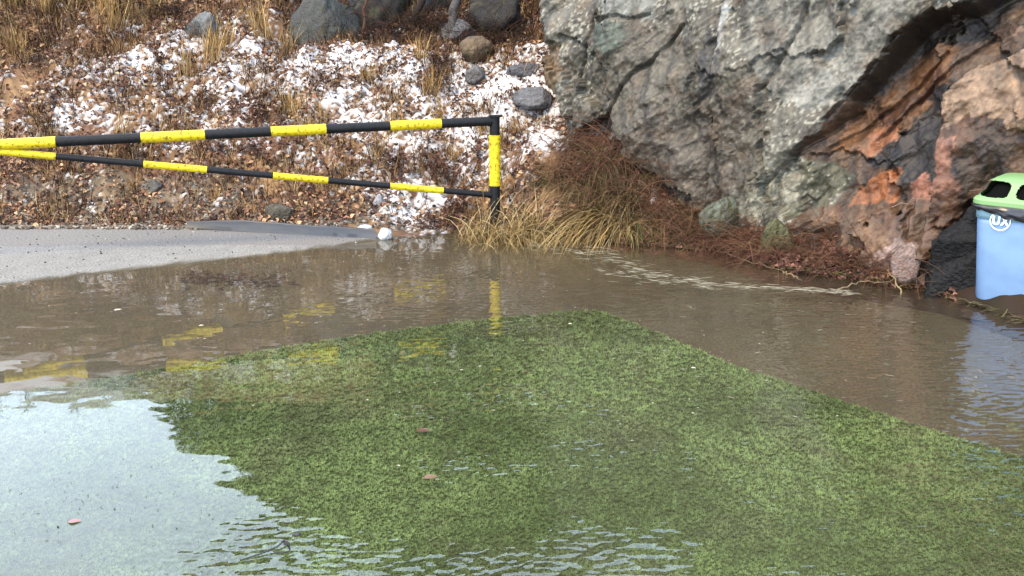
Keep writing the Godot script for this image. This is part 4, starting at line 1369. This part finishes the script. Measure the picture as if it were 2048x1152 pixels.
# ---------------------------------------------------------------- floating and sunken bits
func floating_things() -> void:
	var lm := vmat(0.5, 0.5)
	var lf := leaf_mesh(Color.WHITE)
	var list := [[-0.37, -3.4, 0.075, -0.02, S(140, 80, 50, 0.2), "rust red leaf sunk just under the water over green turf"], [-0.3, -2.95, 0.07, 0.002, S(160, 118, 86, 0.2), "pale brown leaf floating over green turf nearer than the red one"], [-1.46, -2.64, 0.05, 0.002, S(205, 140, 135, 0.25), "pinkish leaf floating on the sky reflection"], [-2.35, -5.05, 0.05, 0.002, S(225, 210, 190, 0.38), "small pale leaf floating in brown water off the dry road"], [0.33, -4.78, 0.03, 0.002, S(225, 215, 190, 0.38), "tiny cream leaf floating near the turf corner"], [0.89, -4.08, 0.03, 0.002, S(225, 215, 190, 0.38), "tiny cream leaf floating over the right turf edge"], [-1.75, -4.75, 0.035, 0.002, S(220, 205, 160, 0.36), "small straw leaf floating among yellow reflections"], [-1.9, -5.9, 0.04, 0.002, S(70, 56, 46, 0.28), "dark leaf floating near the dry road's edge"]]
	for q in list:
		var mb := MB.new()
		mb.v = lf.surface_get_arrays(0)[Mesh.ARRAY_VERTEX]
		mb.n = lf.surface_get_arrays(0)[Mesh.ARRAY_NORMAL]
		mb.idx = lf.surface_get_arrays(0)[Mesh.ARRAY_INDEX]
		mb.c.resize(mb.v.size())
		mb.c.fill(q[4])
		var o := put("floating_leaf", mb.mesh(), lm)
		o.position = Vector3(q[0], q[3], q[1])
		o.basis = Basis(Vector3.UP, rng.randf_range(-0.5, 0.5)) * Basis.from_scale(Vector3(q[2], q[2] * 0.22, q[2]) * 0.85)
		tag(o, q[5], "leaf")
	# the twig with a curled leaf near the camera
	var tw := thing("floating_twig", Vector3(-0.73, 0.0, -2.47), "dark twig with a curled leaf floating on the bright sky reflection", "twig")
	var mb2 := MB.new()
	var dkc := S(52, 46, 48, 0.12)
	mb2.tube(PackedVector3Array([Vector3(-0.11, 0.002, 0.06), Vector3(-0.06, 0.004, 0.03), Vector3(-0.01, 0.012, 0.0), Vector3(0.012, 0.03, -0.01), Vector3(0.028, 0.012, -0.005)]), 0.0025, 0.004, 5, dkc, dkc)
	mb2.tube(PackedVector3Array([Vector3(-0.02, 0.004, 0.012), Vector3(0.01, 0.004, 0.02), Vector3(0.032, 0.003, 0.012)]), 0.003, 0.002, 5, dkc, dkc)
	put("stem", mb2.mesh(), lm, tw)
	var lf2 := leaf_mesh(S(96, 80, 84, 0.14))
	var lo := put("leaf", lf2, lm, tw)
	lo.position = Vector3(0.015, 0.012, 0.0)
	lo.basis = Basis(Vector3.FORWARD, 1.0) * Basis.from_scale(Vector3(0.05, 0.04, 0.04))
	var crumb := put("floating_twig", boulder_mesh(99, Vector3(0.016, 0.006, 0.01), S(50, 44, 44, 0.26), S(50, 44, 44, 0.26), 0.0, 3), lm)
	crumb.position = Vector3(-0.7, 0.003, -2.56)
	tag(crumb, "small dark crumb floating just beyond the twig with a leaf", "twig")
	# dark specks drifting on the mirror, and foam flecks off the cliff
	var xf := []
	var cols := PackedColorArray()
	var disc := MB.new()
	for i in 8:
		var a := TAU * i / 8.0
		var a2 := TAU * (i + 1) / 8.0
		disc.quad(Vector3.ZERO, Vector3(cos(a), 0, sin(a)), Vector3(cos((a + a2) / 2), 0, sin((a + a2) / 2)), Vector3(cos(a2), 0, sin(a2)), Color.WHITE, Color.WHITE)
	for k in 150:
		var x := rng.randf_range(-2.0, -0.6)
		var z := -2.95 + rng.randfn(0.0, 0.16) - 0.12 * x if k % 3 else rng.randf_range(-3.4, -2.3)
		if k % 4 == 0:
			x = -1.55 + rng.randfn(0, 0.12)
			z = -2.72 + rng.randfn(0, 0.1)
		xf.append(Transform3D(Basis(Vector3.UP, rng.randf() * TAU) * Basis.from_scale(Vector3(0.0015 + 0.005 * pow(rng.randf(), 2.0), 1, rng.randf_range(0.001, 0.0025))), Vector3(x, 0.003, z)))
		cols.append(S(60, 58, 60, 0.25) * rng.randf_range(0.5, 1.5))
	for k in 90:
		var x := rng.randf_range(-2.8, 1.6)
		var z := rng.randf_range(-6.3, -3.0)
		xf.append(Transform3D(Basis(Vector3.UP, rng.randf() * TAU) * Basis.from_scale(Vector3(rng.randf_range(0.003, 0.009), 1, rng.randf_range(0.002, 0.006))), Vector3(x, 0.003, z)))
		cols.append(S(225, 215, 195, 0.2))
	scatter("floating_specks", disc.mesh(), vmat(0.7, 0.3), xf, cols, "tiny specks of debris drifting on the flood water", "debris")
	xf = []
	cols = PackedColorArray()
	var drift := [[0.14, -6.97], [0.59, -6.54], [0.79, -6.01], [1.03, -5.74], [1.33, -5.61], [1.85, -5.49], [2.15, -5.41]]
	for k in 560:
		var t := rng.randf() * 5.99
		var i := int(t)
		var q := Vector2(drift[i][0], drift[i][1]).lerp(Vector2(drift[i + 1][0], drift[i + 1][1]), t - i)
		var sp := lerpf(0.16, 0.03, t / 6.0)
		q += Vector2(rng.randfn(0.0, sp), rng.randfn(0.0, sp * 0.8))
		if k > 470:
			q = Vector2(rng.randf_range(0.6, 2.6), rng.randf_range(-5.2, -3.6))
		var big := rng.randf_range(0.01, 0.05) if k <= 470 else rng.randf_range(0.004, 0.02)
		xf.append(Transform3D(Basis(Vector3.UP, rng.randfn(-0.25, 0.35)) * Basis.from_scale(Vector3(big, 1, rng.randf_range(0.05, 0.13) * big)), Vector3(q.x, 0.003 + 0.00001 * k, q.y)))
		cols.append(S(210, 200, 174, 0.26) * rng.randf_range(0.6, 1.2))
	scatter("foam", disc.mesh(), vmat(0.6, 0.4), xf, cols, "thin pale foam flecks drifting off the cliff foot", "foam")
	# wet dark leaves sunk off the road's edge
	xf = []
	cols = PackedColorArray()
	for k in 420:
		var t := rng.randf()
		var q := Vector2(-2.22, -5.86).lerp(Vector2(-1.5, -5.86), t) + Vector2(rng.randfn(0, 0.06), rng.randfn(0, 0.09))
		xf.append(Transform3D(Basis.from_scale(Vector3(1, 0.25, 1)) * rand_basis(rng.randf_range(0.02, 0.06), 0.15), Vector3(q.x, floor_height(q.x, q.y) - 0.001, q.y)))
		cols.append(S(64, 48, 36, 0.22) * rng.randf_range(0.5, 1.3))
	scatter("sunken_leaves", lf, vmat(0.7, 0.3), xf, cols, "dark wet leaves lying under shallow water off the dry road", "leaves")


# ---------------------------------------------------------------- what stands on the hilltop and shows in the water
func tree_crown(kind: int) -> ArrayMesh:
	var b := MB.new()
	for k in 4200:
		var t := pow(rng.randf(), 0.7)
		var a := rng.randf() * TAU
		var r := (1.25 * (1.0 - t) + 0.08) * (0.5 + 0.5 * rng.randf()) * (0.75 + 0.25 * sin(t * 40.0)) if kind == 0 else 1.25 * sqrt(maxf(0.02, 1.0 - pow(t * 2.0 - 1.0, 2.0))) * pow(rng.randf(), 0.4)
		var at := Vector3(cos(a) * r, 0.7 + t * 3.6 if kind == 0 else 0.9 + t * 2.6, sin(a) * r)
		var s := Vector3(cos(a), rng.randf_range(-0.6, 0.2), sin(a)).normalized() * rng.randf_range(0.06, 0.17)
		var s2 := s.cross(Vector3(rng.randf_range(-0.5, 0.5), 1, rng.randf_range(-0.5, 0.5))).normalized() * rng.randf_range(0.03, 0.07)
		var col := Color(0.035, 0.055, 0.025) * rng.randf_range(0.5, 1.5) if kind == 0 else Color(0.06, 0.07, 0.03) * rng.randf_range(0.5, 1.4)
		b.quad(at - s2, at + s - s2 * 0.4, at + s + s2 * 0.4, at + s2, col, col)
	return b.mesh()


func skyline() -> void:
	var lm := vmat(0.8, 0.3)
	var bark := relief(cmat(Color(0.06, 0.048, 0.038), 0.9, 0.2), tex.grain, tex.lumps, 1.5, 1.5)
	var pr := []
	for kind in 2:
		var o := Node3D.new()
		var mb := MB.new()
		mb.tube(PackedVector3Array([Vector3(0, -0.4, 0), Vector3(0.03, 1.2, 0), Vector3(0.0, 3.2, 0.02)]), 0.11, 0.03, 7, Color.WHITE, Color.WHITE)
		put("trunk", mb.mesh(), bark, o)
		put("crown", tree_crown(kind), lm, o)
		tag(o, "", "tree", "trees along the hilltop")
		o.set_meta("base_name", "conifer_tree" if kind == 0 else "bushy_tree")
		pr.append(o)
	for q in [[-6.6, -15.6, 1, 0.2], [-6.2, -15.7, 1, 0.3], [-5.8, -15.4, 1, 0.38], [-5.4, -15.7, 1, 0.48], [-5.0, -15.4, 1, 0.56], [-4.6, -15.7, 1, 0.66], [-4.2, -15.4, 1, 0.76], [-3.8, -15.7, 1, 0.9], [-3.3, -15.4, 1, 1.1], [-2.8, -15.7, 1, 1.35], [-2.2, -15.3, 1, 1.6], [-1.6, -15.3, 1, 1.6], [-1.0, -15.0, 1, 1.65], [-0.4, -15.4, 1, 1.6], [0.2, -14.8, 1, 1.6], [0.8, -15.2, 1, 1.5], [1.5, -14.4, 0, 1.0], [2.4, -14.6, 1, 1.1]]:
		dup(pr[q[2]], Vector3(q[0], hill(q[0], q[1]) - (0.9 * q[3] if q[2] == 1 else 0.0), q[1]), rng.randf() * TAU, q[3], ("dark conifer on the hilltop" if q[2] == 0 else "bushy dark tree on the hilltop") + (" above the far left slope" if q[0] < -2.6 else " above the hollow" if q[0] < 0.0 else " behind the cliff") + (", among the tallest" if q[3] > 1.6 else ""))
	# bare saplings and a pale house at the left end of the skyline
	var sapm := cmat(Color(0.07, 0.06, 0.055), 0.9, 0.2)
	var mb3 := MB.new()
	var main := arc(Vector3(0, -0.2, 0), Vector3(0.02, 1, 0), 3.4, 0.05, 9, 0.06)
	mb3.tube(main, 0.05, 0.012, 6, Color.WHITE, Color.WHITE)
	var tree := Node3D.new()
	put("trunk", mb3.mesh(), sapm, tree)
	var mb4 := MB.new()
	for k in range(3, 10):
		for j in 5:
			var br := arc(main[k], Vector3(rng.randf_range(-1, 1), rng.randf_range(0.4, 1.4), rng.randf_range(-1, 1)), rng.randf_range(0.5, 1.2), 0.1, 5, 0.2)
			mb4.tube(br, 0.012, 0.004, 4, Color.WHITE, Color.WHITE)
			for e in 3:
				mb4.tube(arc(br[2 + e], Vector3(rng.randf_range(-1, 1), rng.randf_range(0.3, 1.2), rng.randf_range(-1, 1)), 0.4, 0.1, 3, 0.2), 0.006, 0.003, 3, Color.WHITE, Color.WHITE)
	put("crown", mb4.mesh(), sapm, tree)
	tag(tree, "", "tree", "bare trees by the pale house")
	tree.set_meta("base_name", "bare_tree")
	for q in [[-10.6, -18.0, 0.4], [-9.6, -18.3, 0.45], [-8.7, -17.8, 0.35], [-11.8, -18.4, 0.5], [-7.9, -18.6, 0.3]]:
		dup(tree, Vector3(q[0], hill(q[0], q[1]), q[1]), rng.randf() * TAU, q[2], "bare leafless tree in front of the pale hilltop house")
	var hs := thing("pale_house", Vector3(-13.2, 3.5, -23.5), "pale grey house with a snowy roof on the hilltop, mirrored at the left", "house")
	hs.rotation.y = 0.35
	var wall := cmat(Color(0.55, 0.56, 0.58), 0.8, 0.3)
	var roofm := cmat(Color(0.6, 0.6, 0.62), 0.8, 0.3)
	var body := BoxMesh.new()
	body.size = Vector3(6.0, 4.0, 5.0)
	var w := put("wall", body, wall, hs)
	w.position = Vector3(0, 1.6, 0)
	var pm := PrismMesh.new()
	pm.size = Vector3(5.8, 1.1, 6.6)
	var rf := put("roof", pm, roofm, hs)
	rf.position = Vector3(0, 4.15, 0)
	rf.rotation.y = PI / 2
	for x in [-2.0, -0.5, 1.0, 2.2]:
		var fm := BoxMesh.new()
		fm.size = Vector3(0.9, 1.2, 0.06)
		var fr := put("window", fm, cmat(Color(0.7, 0.7, 0.7), 0.6), hs)
		fr.position = Vector3(x, 2.5, 2.52)
		var gl := BoxMesh.new()
		gl.size = Vector3(0.76, 1.06, 0.02)
		var pn := put("pane", gl, cmat(Color(0.03, 0.035, 0.04), 0.1), fr)
		pn.position = Vector3(0, 0, 0.035)
